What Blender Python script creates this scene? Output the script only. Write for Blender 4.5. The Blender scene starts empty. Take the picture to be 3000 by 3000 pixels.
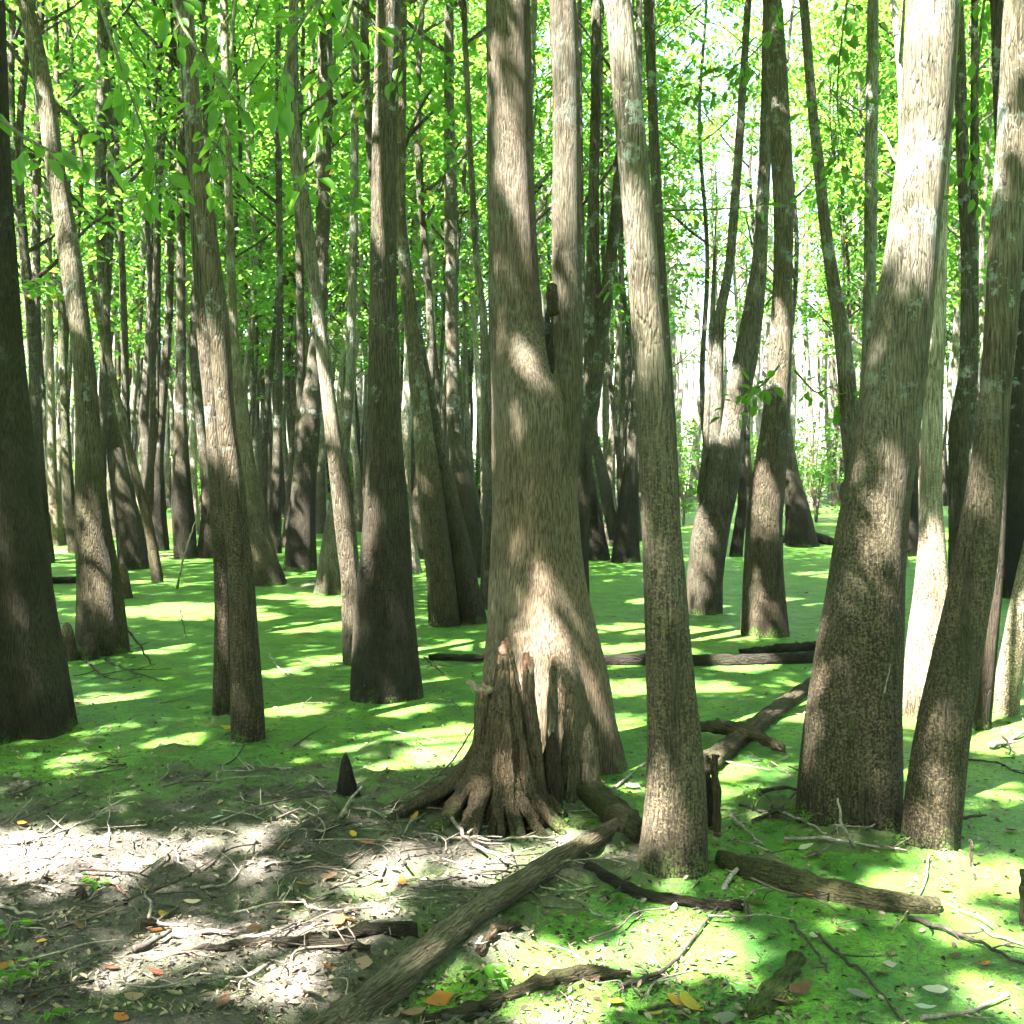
import bpy, math, random
import numpy as np
from mathutils import Vector, Matrix, Quaternion

# ------------------------------------------------------------------ basics
scene = bpy.context.scene
C = bpy.data.collections.new("swamp"); scene.collection.children.link(C)
F, CX, HY, EYE = 2071.0, 966.0, 880.0, 1.6        # focal length in pixels, image centre, horizon row, eye height
random.seed(7)
rng = np.random.default_rng(11)
EL, AZX, AZY = math.radians(57), -0.74, -0.67      # sun: high, behind and to the left of the camera
SUN = np.array([math.cos(EL)*AZX, math.cos(EL)*AZY, math.sin(EL)]); SUN /= np.linalg.norm(SUN)

def hash01(ix, iy, iz, seed):
    h = (ix*374761393 + iy*668265263 + iz*2147483647 + seed*1274126177) & 0xFFFFFFFF
    h = ((h ^ (h >> 13))*1274126177) & 0xFFFFFFFF
    h = h ^ (h >> 16)
    return (h & 0xFFFFFF)/float(0xFFFFFF)

def vnoise(P, seed=0):
    P = np.asarray(P, float); I = np.floor(P).astype(np.int64); f = P-I; f = f*f*(3-2*f)
    out = 0
    for dx in (0, 1):
        for dy in (0, 1):
            for dz in (0, 1):
                w = (f[:, 0] if dx else 1-f[:, 0])*(f[:, 1] if dy else 1-f[:, 1])*(f[:, 2] if dz else 1-f[:, 2])
                out = out + w*hash01(I[:, 0]+dx, I[:, 1]+dy, I[:, 2]+dz, seed)
    return out

def fbm(P, seed=0, octv=4, gain=.5):
    P = np.asarray(P, float); a, s, t = 1.0, 0, 0
    for k in range(octv):
        s = s+a*vnoise(P*2**k+17.3*k, seed+k); t += a; a *= gain
    return s/t

def smooth(x, a, b):
    t = np.clip((x-a)/(b-a), 0, 1); return t*t*(3-2*t)

# ------------------------------------------------------------------ the lie of the ground
def G0(px, py, z=0.0):
    d = F*(EYE-z)/(py-HY); return np.array([(px-CX)/F*d, d, z])

BANK = [G0(*p)[:2] for p in [(-260, 1470), (60, 1455), (300, 1440), (520, 1445), (640, 1440), (760, 1455), (850, 1425), (960, 1440),
        (1080, 1500), (1180, 1545), (1190, 1600), (1120, 1680), (1010, 1745), (930, 1800), (900, 1860), (960, 1890), (1100, 1900),
        (1180, 1960), (1150, 2150), (900, 2700), (-900, 2700), (-900, 1700)]]
BUMPS = [(1290, 1625, .40, .035), (1600, 1575, .50, .035), (1760, 1600, .35, .03), (1450, 1640, .28, .03), (930, 1530, .60, .09),
         (1110, 1520, .4, .05), (1450, 1530, .45, .03), (600, 1105, .7, .09), (1510, 1022, 1.0, .08), (170, 1225, .45, .06), (100, 1040, 1.2, .07),
         (330, 1050, 1.2, .05), (1880, 1365, .5, .015), (430, 1365, .25, .04), (150, 1405, .30, .03), (340, 1415, .35, .03), (560, 1405, .3, .03), (720, 1415, .3, .03), (250, 1360, .25, .02), (620, 1350, .25, .015)]

def bank_sd(x, y):
    poly = BANK; n = len(poly); inside = np.zeros(x.shape, bool); dmin = np.full(x.shape, 1e9)
    for i in range(n):
        ax, ay = poly[i]; bx, by = poly[(i+1) % n]
        cond = ((ay > y) != (by > y)) & (x < (bx-ax)*(y-ay)/(by-ay+1e-12)+ax)
        inside ^= cond
        t = np.clip(((x-ax)*(bx-ax)+(y-ay)*(by-ay))/((bx-ax)**2+(by-ay)**2), 0, 1)
        dmin = np.minimum(dmin, np.hypot(x-ax-t*(bx-ax), y-ay-t*(by-ay)))
    return np.where(inside, dmin, -dmin)

def height(x, y, detail=True):
    x = np.asarray(x, float); y = np.asarray(y, float)
    P = np.stack([x, y, np.zeros_like(x)], -1)
    sd = bank_sd(x, y) + (fbm(P*2.2, 5, 4, .65)-.5)*1.7
    h = -0.30+0.28*smooth(sd, -1.6, -.25)+0.075*smooth(sd, -.25, .5)+0.03*smooth(sd, .5, 2.0)
    for px, py, r, a in BUMPS:
        g = G0(px, py); e = np.exp(-((x-g[0])**2+(y-g[1])**2)/(r*r)*(.6+.8*fbm(P*3.1, 15, 2))); h = np.maximum(h, -.12+(.12+a)*e)
    h = h+.55*smooth(y+3*np.sin(x*.13), 46, 62)
    if detail:
        near = smooth(-y, -13, -7)
        h = h+near*((fbm(P*5.0, 21, 4, .6)-.5)*.095+(fbm(P*22.0, 31, 3, .65)-.5)*.036)
    return h

def ground_z(x, y):
    return float(max(height(np.array([x]), np.array([y]))[0], 0.0))

def G(px, py):
    z = 0.0
    for _ in range(4):
        p = G0(px, py, z); z = ground_z(p[0], p[1])
    return np.array([p[0], p[1], z])

def at(px, py, d):
    return np.array([(px-CX)/F*d, d, EYE-(py-HY)/F*d])

# ------------------------------------------------------------------ node helpers
def mat(name):
    m = bpy.data.materials.new(name); m.use_nodes = True; m.node_tree.nodes.clear(); return m, m.node_tree
class N:
    def __init__(s, t): s.t = t
    def n(s, typ, ins=None, **props):
        nd = s.t.nodes.new(typ)
        for k, v in props.items(): setattr(nd, k, v)
        for k, v in (ins or {}).items():
            sock = nd.inputs[k]
            if isinstance(v, bpy.types.NodeSocket): s.t.links.new(v, sock)
            else: sock.default_value = v
        return nd
    def math(s, op, a, b=0.0, clamp=False):
        return s.n('ShaderNodeMath', {0: a, 1: b}, operation=op, use_clamp=clamp).outputs[0]
    def mix(s, f, a, b, mode='MIX'):
        nd = s.n('ShaderNodeMix', data_type='RGBA', blend_type=mode)
        for i, v in ((0, f), (6, a), (7, b)):
            if isinstance(v, bpy.types.NodeSocket): s.t.links.new(v, nd.inputs[i])
            else: nd.inputs[i].default_value = v if i == 0 else (*v[:3], 1)
        return nd.outputs[2]
    def noise(s, vec, scale, detail=4, rough=.55):
        return s.n('ShaderNodeTexNoise', {'Vector': vec, 'Scale': scale, 'Detail': detail, 'Roughness': rough}).outputs[0]
    def ramp(s, v, a, b, lo=0.0, hi=1.0):
        return s.n('ShaderNodeMapRange', {0: v, 1: a, 2: b, 3: lo, 4: hi}, interpolation_type='SMOOTHSTEP').outputs[0]
    def out(s, sh): s.n('ShaderNodeOutputMaterial', {'Surface': sh})

def bark_material(name, speckle=1.0, lichen=1.0, duck=True, fissure=1.0, plates=1.0, moss=.5, lowmul=.5, himul=.92):
    m, t = mat(name); k = N(t)
    tc = k.n('ShaderNodeTexCoord').outputs['Object']
    oi = k.n('ShaderNodeObjectInfo'); geo = k.n('ShaderNodeNewGeometry')
    rnd = oi.outputs['Random']
    off = k.n('ShaderNodeVectorMath', {0: tc, 1: k.n('ShaderNodeCombineXYZ', {0: k.math('MULTIPLY', rnd, 37.0), 1: k.math('MULTIPLY', rnd, 11.0), 2: k.math('MULTIPLY', rnd, 53.0)}).outputs[0]}, operation='ADD').outputs[0]
    wob = k.n('ShaderNodeTexNoise', {'Vector': off, 'Scale': 3.5, 'Detail': 2.0}).outputs[1]
    wv = k.n('ShaderNodeVectorMath', {0: off, 1: k.n('ShaderNodeVectorMath', {0: wob, 1: (.025, .025, .1)}, operation='MULTIPLY').outputs[0]}, operation='ADD').outputs[0]
    st = k.n('ShaderNodeMapping', {'Vector': wv, 'Scale': (1, 1, .06)}).outputs[0]
    fis = k.noise(st, 120*fissure, 5, .68)
    fis2 = k.noise(st, 160, 3, .6)
    grain = k.ramp(fis, .36, .62)
    big = k.noise(off, 1.7, 4, .6)
    mid = k.noise(k.n('ShaderNodeMapping', {'Vector': off, 'Scale': (1, 1, .5)}).outputs[0], 7, 4, .65)
    gran = k.noise(off, 85, 3, .7)
    gran2 = k.n('ShaderNodeTexVoronoi', {'Vector': k.n('ShaderNodeMapping', {'Vector': off, 'Scale': (1, 1, .6)}).outputs[0], 'Scale': 105.0, 'Randomness': 1.0}).outputs['Distance']
    z = k.n('ShaderNodeSeparateXYZ', {0: geo.outputs['Position']}).outputs[2]
    crack = k.n('ShaderNodeTexVoronoi', {'Vector': k.n('ShaderNodeMapping', {'Vector': wv, 'Scale': (1, 1, .13)}).outputs[0], 'Scale': 68.0}, feature='DISTANCE_TO_EDGE').outputs['Distance']
    cr = k.math('MULTIPLY', k.math('MULTIPLY', k.ramp(crack, .16, .0), k.ramp(mid, .34, .62)), plates)
    streak = k.noise(k.n('ShaderNodeMapping', {'Vector': off, 'Scale': (1, 1, .12)}).outputs[0], 9, 4, .65)
    zj = k.math('ADD', z, k.math('MULTIPLY', k.math('SUBTRACT', mid, .5), .5))
    # damp dark bark low down, dry paler grey bark higher up
    base = k.mix(1, oi.outputs['Color'], k.mix(k.ramp(k.math('ADD', zj, k.math('MULTIPLY', big, 1.2)), 1.3, 3.6), (lowmul, lowmul*.96, lowmul*.87), (himul, himul*1.03, himul*1.02)), 'MULTIPLY')
    col = k.mix(grain, k.mix(1, base, (.36, .33, .30), 'MULTIPLY'), k.mix(1, base, (1.36, 1.34, 1.3), 'MULTIPLY'))
    col = k.mix(k.math('MULTIPLY', cr, .75), col, k.mix(1, base, (.20, .18, .15), 'MULTIPLY'))
    col = k.mix(k.math('MULTIPLY', k.ramp(streak, .52, .70), .6), col, k.mix(1, col, (.42, .40, .35), 'MULTIPLY'))
    col = k.mix(k.ramp(big, .38, .68), k.mix(1, col, (.68, .66, .58), 'MULTIPLY'), col)
    col = k.mix(k.math('MULTIPLY', k.ramp(mid, .55, .72), .45), col, k.mix(1, col, (1.35, 1.25, 1.15), 'MULTIPLY'))
    # granular crust on the lower trunk, left by the flood water
    low = k.math('MULTIPLY', k.math('MULTIPLY', k.ramp(zj, 2.3, .8), speckle), k.ramp(streak, .74, .44))
    spk = k.ramp(gran, .50, .62); spd = k.ramp(gran, .47, .36)
    col = k.mix(k.math('MULTIPLY', spk, k.math('MULTIPLY', low, .75)), col, k.mix(1, base, (2.0, 1.75, 1.4), 'MULTIPLY'))
    col = k.mix(k.math('MULTIPLY', spd, k.math('MULTIPLY', low, .85)), col, k.mix(1, base, (.28, .26, .22), 'MULTIPLY'))
    # dark flood stain below the high-water line; strength is the alpha of the object colour
    stain = k.math('MULTIPLY', k.ramp(zj, 1.75, 1.05), oi.outputs['Alpha'])
    col = k.mix(k.math('MULTIPLY', stain, .68), col, k.mix(1, col, (.22, .20, .16), 'MULTIPLY'))
    # green film of algae
    alg = k.math('MULTIPLY', k.ramp(k.noise(off, 2.6, 4, .7), .50, .72), moss)
    col = k.mix(alg, col, (.036, .045, .014))
    if lichen:
        li = k.math('MULTIPLY', k.ramp(k.noise(off, 4.6, 6, .78), .545, .62), k.ramp(zj, 1.3, 2.6))
        col = k.mix(k.math('MULTIPLY', li, .8*lichen), col, (.27, .31, .27))
    if duck:
        wet = k.ramp(k.math('ADD', zj, k.math('MULTIPLY', mid, .15)), .34, .14)
        col = k.mix(k.math('MULTIPLY', wet, .6), col, k.mix(1, col, (.34, .31, .26), 'MULTIPLY'))
        dk = k.math('MULTIPLY', k.ramp(k.math('ADD', zj, k.math('MULTIPLY', gran, .06)), .13, .0), k.ramp(gran, .46, .58))
        col = k.mix(k.math('MULTIPLY', dk, .8), col, (.11, .21, .03))
    h = k.math('ADD', k.math('MULTIPLY', fis, 1.0*fissure), k.math('ADD', k.math('MULTIPLY', fis2, .35*fissure), k.math('MULTIPLY', gran, k.math('MULTIPLY', low, .5))))
    h = k.math('ADD', k.math('ADD', h, k.math('MULTIPLY', mid, .8)), k.math('MULTIPLY', cr, -.9))
    bump = k.n('ShaderNodeBump', {'Height': h, 'Strength': 1.0, 'Distance': .035}).outputs[0]
    b = k.n('ShaderNodeBsdfPrincipled', {'Base Color': col, 'Roughness': .88, 'Specular IOR Level': .22, 'Normal': bump})
    k.out(b.outputs[0]); return m

def leaf_material(name, dark, light, trans):
    m, t = mat(name); k = N(t)
    a = k.n('ShaderNodeAttribute', attribute_name='tint').outputs['Fac']
    r = k.n('ShaderNodeObjectInfo').outputs['Random']
    f = k.math('ADD', k.math('MULTIPLY', a, .75), k.math('MULTIPLY', r, .25), True)
    col = k.mix(f, dark, light); tr = k.mix(f, [c*.75 for c in trans], trans)
    yel = k.ramp(a, .985, .992)
    col = k.mix(yel, col, (.45, .33, .04)); tr = k.mix(yel, tr, (.6, .42, .05))
    p = k.n('ShaderNodeBsdfPrincipled', {'Base Color': col, 'Roughness': .42, 'Specular IOR Level': .45})
    tl = k.n('ShaderNodeBsdfTranslucent', {'Color': tr})
    k.out(k.n('ShaderNodeMixShader', {0: .5, 1: p.outputs[0], 2: tl.outputs[0]}).outputs[0]); return m

def plain(name, rough=.8, var=.4, scale=40, trans=0.0, spec=.25):
    """colour comes from the object colour, broken up with noise"""
    m, t = mat(name); k = N(t)
    tc = k.n('ShaderNodeTexCoord').outputs['Object']; oi = k.n('ShaderNodeObjectInfo')
    off = k.n('ShaderNodeVectorMath', {0: tc, 1: k.n('ShaderNodeCombineXYZ', {0: k.math('MULTIPLY', oi.outputs['Random'], 31.0)}).outputs[0]}, operation='ADD').outputs[0]
    n1 = k.noise(off, scale, 4, .65); n2 = k.noise(off, scale*5, 3, .6)
    c = k.mix(k.ramp(n1, .35, .68), k.mix(1, oi.outputs['Color'], (1-var,)*3, 'MULTIPLY'), k.mix(1, oi.outputs['Color'], (1+var,)*3, 'MULTIPLY'))
    c = k.mix(k.math('MULTIPLY', k.ramp(n2, .55, .7), .35), c, k.mix(1, c, (.4, .38, .34), 'MULTIPLY'))
    bump = k.n('ShaderNodeBump', {'Height': k.math('ADD', n1, n2), 'Strength': .6, 'Distance': .006}).outputs[0]
    b = k.n('ShaderNodeBsdfPrincipled', {'Base Color': c, 'Roughness': rough, 'Specular IOR Level': spec, 'Normal': bump}).outputs[0]
    if trans:
        b = k.n('ShaderNodeMixShader', {0: trans, 1: b, 2: k.n('ShaderNodeBsdfTranslucent', {'Color': c}).outputs[0]}).outputs[0]
    k.out(b); return m

def attr_material(name, a, b, trans=0.0):
    m, t = mat(name); k = N(t)
    f = k.n('ShaderNodeAttribute', attribute_name='tint').outputs['Fac']
    sh = k.n('ShaderNodeBsdfPrincipled', {'Base Color': k.mix(f, a, b), 'Roughness': .8, 'Specular IOR Level': .2}).outputs[0]
    k.out(sh); return m

def duckweed_material():
    m, t = mat('duckweed_water'); k = N(t)
    p = k.n('ShaderNodeNewGeometry').outputs['Position']
    big = k.noise(p, .55, 4, .6); mid = k.noise(p, 4.0, 5, .65); fine = k.noise(p, 70, 3, .7)
    vor = k.n('ShaderNodeTexVoronoi', {'Vector': p, 'Scale': 190.0}); vc = vor.outputs['Color']
    vr = k.n('ShaderNodeSeparateColor', {0: vc}).outputs[0]
    col = k.mix(k.ramp(mid, .35, .7), (.036, .120, .020), (.105, .235, .022))
    col = k.mix(k.math('MULTIPLY', k.ramp(big, .45, .7), .5), col, (.125, .26, .024))
    col = k.mix(k.math('MULTIPLY', vr, .8), col, k.mix(1, col, (1.6, 1.4, 1.5), 'MULTIPLY'))
    col = k.mix(k.math('MULTIPLY', k.ramp(k.noise(p, 17, 5, .75), .54, .40), .55), col, (.022, .060, .010))
    col = k.mix(k.math('MULTIPLY', k.ramp(fine, .50, .36), .8), col, (.020, .055, .010))
    # dull brown scum and crumbs caught in the weed
    scum = k.math('MULTIPLY', k.ramp(k.noise(p, 2.3, 6, .72), .50, .64), k.ramp(k.noise(p, 38, 4, .7), .42, .56))
    col = k.mix(k.math('MULTIPLY', scum, .75), col, (.045, .048, .022))
    # small gaps of open dark water
    gap = k.math('MAXIMUM', k.ramp(k.noise(p, 9.0, 6, .76), .60, .64), k.math('MULTIPLY', k.ramp(k.noise(p, 45.0, 4, .76), .60, .65), k.ramp(k.noise(p, 1.3, 4, .6), .42, .60)))
    col = k.mix(gap, col, (.012, .016, .010))
    rough = k.n('ShaderNodeMapRange', {0: gap, 3: .50, 4: .08}).outputs[0]
    bump = k.n('ShaderNodeBump', {'Height': k.math('ADD', fine, k.math('ADD', vor.outputs['Distance'], k.math('MULTIPLY', mid, 1.5))), 'Strength': .6, 'Distance': .008}).outputs[0]
    b = k.n('ShaderNodeBsdfPrincipled', {'Base Color': col, 'Roughness': rough, 'Specular IOR Level': .28, 'Normal': bump})
    k.out(b.outputs[0]); return m

def mud_material():
    m, t = mat('swamp_mud'); k = N(t)
    p = k.n('ShaderNodeNewGeometry').outputs['Position']
    z = k.n('ShaderNodeSeparateXYZ', {0: p}).outputs[2]
    n1 = k.noise(p, 3.0, 5, .65); n2 = k.noise(p, 26, 5, .7); n3 = k.noise(p, 120, 3, .7)
    col = k.mix(k.ramp(n1, .35, .68), (.034, .028, .022), (.088, .075, .062))
    col = k.mix(k.math('MULTIPLY', k.ramp(n2, .50, .66), .55), col, (.025, .020, .015))
    col = k.mix(k.math('MULTIPLY', k.ramp(n3, .56, .68), .7), col, (.20, .18, .155))
    col = k.mix(k.math('MULTIPLY', k.ramp(n3, .42, .30), .8), col, (.014, .011, .008))
    # weed stranded on the lowest mud, thinning out upwards
    zz = k.math('ADD', z, k.math('ADD', k.math('MULTIPLY', k.math('SUBTRACT', n1, .5), .09), k.math('MULTIPLY', k.math('SUBTRACT', n2, .5), .07)))
    w = k.math('MULTIPLY', k.ramp(zz, .050, -.01), k.ramp(n3, .66, .42))
    col = k.mix(k.math('MULTIPLY', w, .92), col, k.mix(n2, (.075, .16, .02), (.14, .27, .03)))
    yy = k.n('ShaderNodeSeparateXYZ', {0: p}).outputs[1]
    strand = k.math('MULTIPLY', k.math('MULTIPLY', k.ramp(k.noise(p, 4.5, 6, .72), .44, .54), k.ramp(n3, .66, .40)), k.ramp(k.math('ADD', yy, k.math('MULTIPLY', n1, 1.2)), 5.0, 6.0))
    col = k.mix(k.math('MULTIPLY', strand, .9), col, k.mix(n2, (.05, .12, .018), (.11, .23, .025)))
    film = k.math('MULTIPLY', k.ramp(zz, .07, .02), .25)
    col = k.mix(film, col, (.035, .06, .016))
    bump = k.n('ShaderNodeBump', {'Height': k.math('ADD', k.math('MULTIPLY', n2, 2.0), n3), 'Strength': .8, 'Distance': .012}).outputs[0]
    b = k.n('ShaderNodeBsdfPrincipled', {'Base Color': col, 'Roughness': .78, 'Specular IOR Level': .3, 'Normal': bump})
    k.out(b.outputs[0]); return m

M_BARK = bark_material('bark', .5, .9, True, 1.0, .6)
M_GRAN = bark_material('crusted_bark', 1.15, 1.0, True, 1.0, .45)
M_CYP = bark_material('cypress_bark', .0, .25, True, 1.5, .35, .4, .95, .68)
M_FAR = bark_material('far_bark', .2, .5, False, lowmul=.85, himul=1.0)
M_LOG = bark_material('log_bark', .15, 0, False, 1.3, .7)
M_MOSS = bark_material('mossy_bark', .35, 0, False, 1.0, .5, .95)
M_LEAF = leaf_material('leaf', (.046, .145, .018), (.096, .245, .032), (.21, .45, .050))
M_NEARLEAF = leaf_material('near_leaf', (.030, .105, .008), (.065, .18, .012), (.21, .43, .030))
M_DUCK = duckweed_material(); M_MUD = mud_material()
M_STICK = plain('dead_wood', .85, .4, 45); M_DRY = plain('fallen_leaf', .6, .25, 60, .25, .35)
M_STUMP = plain('stump_wood', .9, .5, 30)
M_LITTER = attr_material('litter_bits', (.014, .010, .007), (.24, .19, .13))

# ------------------------------------------------------------------ mesh helpers
def mesh_from(name, V, Fc, mats, tint=None, smooth_=True, fmat=None):
    me = bpy.data.meshes.new(name)
    V = np.asarray(V, np.float32)
    if isinstance(Fc, np.ndarray):
        n, s = Fc.shape
        me.vertices.add(len(V)); me.vertices.foreach_set('co', V.ravel())
        me.loops.add(n*s); me.loops.foreach_set('vertex_index', Fc.astype(np.int32).ravel())
        me.polygons.add(n); me.polygons.foreach_set('loop_start', np.arange(0, n*s, s, dtype=np.int32))
        me.update(calc_edges=True); me.validate()
    else:
        me.from_pydata([tuple(map(float, v)) for v in V], [], Fc); me.update()
    for m in (mats if isinstance(mats, (list, tuple)) else [mats]): me.materials.append(m)
    if tint is not None:
        a = me.attributes.new('tint', 'FLOAT', 'POINT'); a.data.foreach_set('value', np.asarray(tint, np.float32))
    if fmat is not None: me.polygons.foreach_set('material_index', np.asarray(fmat, np.int32))
    if smooth_: me.polygons.foreach_set('use_smooth', np.ones(len(me.polygons), bool))
    me.update(); return me

def link(name, me, parent=None, loc=None, color=None):
    o = bpy.data.objects.new(name, me); C.objects.link(o)
    if parent is not None: o.parent = parent
    if loc is not None: o.location = loc
    if color is not None: o.color = color if len(color) == 4 else (*color, 0.0)
    return o

def tag(o, label, cat, group=None):
    o['label'] = label; o['category'] = cat
    if group: o['group'] = group
    return o

def empty(name, loc, label, cat, group=None):
    o = bpy.data.objects.new(name, None); C.objects.link(o); o.location = loc; o.empty_display_size = .2
    return tag(o, label, cat, group)

def structure(name, me, color=None):
    o = link(name, me, None, None, color); o['kind'] = 'structure'; return o

class MB:
    def __init__(s): s.V = []; s.F = []; s.n = 0
    def add(s, V, Fc):
        s.V.append(np.asarray(V, float)); s.F += [tuple(i+s.n for i in f) for f in Fc]; s.n += len(V)
    def tube(s, P, R, ns=8, jitter=0.0, cap=True, seed=0, flute=None):
        P = np.asarray(P, float); R = np.broadcast_to(np.asarray(R, float), (len(P),))
        T = np.gradient(P, axis=0); T /= np.linalg.norm(T, axis=1)[:, None]+1e-9
        u = np.cross(T[0], [0, 0, 1.0])
        if np.linalg.norm(u) < .2: u = np.cross(T[0], [1.0, 0, 0])
        u /= np.linalg.norm(u); rings = []
        a = np.linspace(0, 2*np.pi, ns, endpoint=False)
        for i in range(len(P)):
            u = u-T[i]*np.dot(u, T[i]); u /= np.linalg.norm(u); v = np.cross(T[i], u)
            rr = R[i]*np.ones(ns)
            if flute is not None: rr = rr*flute(i/(len(P)-1), a)
            rings.append(P[i]+rr[:, None]*(np.cos(a)[:, None]*u+np.sin(a)[:, None]*v))
        V = np.concatenate(rings)
        if jitter:
            V = V+(np.stack([vnoise(V*6/max(jitter*20, .2)+seed*3.1, 40+q) for q in range(3)], -1)-.5)*2*jitter
        Fc = [(i*ns+j, i*ns+(j+1) % ns, (i+1)*ns+(j+1) % ns, (i+1)*ns+j) for i in range(len(P)-1) for j in range(ns)]
        if cap: Fc += [tuple(range(ns))[::-1], tuple((len(P)-1)*ns+j for j in range(ns))]
        s.add(V, Fc)
    def mesh(s, name, m): return mesh_from(name, np.concatenate(s.V), s.F, m)

def spline(pts, n):
    P = np.asarray(pts, float); t = np.linspace(0, len(P)-1, n); i = np.clip(np.floor(t).astype(int), 0, len(P)-2); f = (t-i)[:, None]
    Q = np.vstack([2*P[0]-P[1], P, 2*P[-1]-P[-2]])
    a, b, c, d = Q[i], Q[i+1], Q[i+2], Q[i+3]
    return .5*(2*b+(c-a)*f+(2*a-5*b+4*c-d)*f**2+(3*b-a-3*c+d)*f**3)

# ------------------------------------------------------------------ sun gaps in the canopy over these spots
HOLES = []
def gap(px, py, r, d=None, n=1, px2=None, py2=None):
    for i in range(n):
        t = i/max(n-1, 1); x = px+((px2 or px)-px)*t; y = py+((py2 or py)-py)*t
        HOLES.append((at(x, y, d) if d else G0(x, y, .03), r))
gap(10, 1622, .26, n=5, px2=270, py2=1630); gap(330, 1145, .55, n=2, px2=400, py2=1150); gap(230, 1150, .4)
gap(840, 1415, .26, n=2, px2=880, py2=1380); gap(380, 1308, .22); gap(560, 1120, .35); gap(640, 1130, .4)
gap(330, 1815, .19, n=4, px2=560, py2=1800); gap(540, 1870, .16); gap(470, 1590, .14, n=2, px2=520, py2=1570); gap(480, 1640, .12)
gap(700, 1650, .15, n=2, px2=780, py2=1640); gap(930, 1620, .17, n=2, px2=880, py2=1640)
gap(1240, 1770, .15, n=2, px2=1290, py2=1740); gap(1000, 1790, .16); gap(1100, 1800, .13); gap(1390, 1780, .15); gap(1350, 1810, .11)
gap(1740, 1655, .18, n=2, px2=1790, py2=1660); gap(1840, 1740, .16); gap(1880, 1860, .15); gap(1900, 1640, .18); gap(1790, 1610, .14)
gap(1050, 1900, .13, n=2, px2=1100, py2=1905); gap(1340, 1190, .5); gap(1330, 1145, .4); gap(1180, 1290, .3); gap(1390, 1440, .2); gap(1890, 1385, .3)
gap(700, 1390, .18); gap(790, 1370, .16); gap(720, 1290, .25); gap(1150, 1220, .35); gap(900, 1210, .3)
gap(950, 1100, .14, 5.4, n=5, px2=950, py2=1230); gap(970, 1040, .13, 5.4); gap(942, 960, .11, 5.4); gap(950, 780, .08, 5.6); gap(960, 610, .10, 5.6); gap(1130, 1330, .10, 5.3, n=3, px2=1150, py2=1440); gap(1040, 1390, .08, 5.1); gap(1075, 1340, .07, 5.1)
gap(1760, 40, .4, 4.9, n=4, px2=1750, py2=230); gap(1740, 1120, .28, 7.0, n=3, px2=1725, py2=1330); gap(1905, 1180, .25, 7.0, n=3, px2=1890, py2=1330)
gap(105, 300, .3, 9.3, n=3, px2=125, py2=440); gap(725, 60, .3, 7.5, n=4, px2=725, py2=300); gap(1165, 60, .16, 4.4, n=2, px2=1180, py2=130); gap(1225, 520, .14, 4.4); gap(1250, 660, .12, 4.4)
gap(1060, 40, .2, 5.7, n=3, px2=1070, py2=280); gap(1040, 480, .12, 5.8); gap(1430, 930, .22, 10.3); gap(1415, 1150, .22, 10.3); gap(1470, 640, .25, 10.3); gap(640, 1010, .25, 9.0, n=3, px2=660, py2=1120)
gap(230, 1000, .3, 15.0); gap(1235, 1020, .12, 4.4); gap(1260, 1600, .12, 4.35); gap(700, 1710, .10); gap(1080, 1600, .12)
for q_ in ((560, 1180, .25), (520, 1260, .2), (300, 1220, .22), (610, 1240, .2), (220, 1310, .2), (330, 1390, .16), (560, 1330, .2), (640, 1400, .16), (760, 1330, .2), (850, 1280, .2), (1190, 1180, .35), (1230, 1130, .3),
           (1400, 1250, .25), (1340, 1290, .2), (1500, 1130, .35), (1560, 1080, .4), (1180, 1360, .18), (1370, 1480, .15), (700, 1440, .13), (120, 1430, .16), (1850, 1480, .15), (480, 1160, .3), (180, 1120, .3)): gap(*q_)
HQ = np.array([h[0] for h in HOLES]); HR = np.array([h[1] for h in HOLES])

def carve(P):
    keep = np.ones(len(P), bool); w = .7+.6*vnoise(P*2.2, 77)
    for q, r in zip(HQ, HR):
        D = P-q; t = D@SUN; e = np.linalg.norm(D-t[:, None]*SUN, axis=1)
        keep &= ~((e < r*w*1.15) & (t > .6))
    return keep

# ------------------------------------------------------------------ leaves
def leaves_mesh(name, base, direc, normal, L, W, tint, m, fold=.25, droop=.15):
    n = len(base)
    dirn = direc/np.linalg.norm(direc, axis=1)[:, None]
    side = np.cross(normal, dirn); side /= np.linalg.norm(side, axis=1)[:, None]+1e-9
    up = np.cross(dirn, side)
    L = L[:, None]; W = W[:, None]
    def pt(a, s, h): return base+dirn*L*a+side*W*s+up*(W*h)-up*L*droop*a*a
    V = np.stack([pt(0, 0, 0), pt(.30, .46, fold), pt(.66, .42, fold), pt(1, 0, 0), pt(.66, -.42, fold), pt(.30, -.46, fold)], 1).reshape(-1, 3)
    i = np.arange(n)[:, None]*6
    Fq = np.concatenate([i+np.array([[0, 1, 2, 3]]), i+np.array([[3, 4, 5, 0]])])
    return mesh_from(name, V, Fq, m, np.repeat(tint, 6), True)

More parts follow.
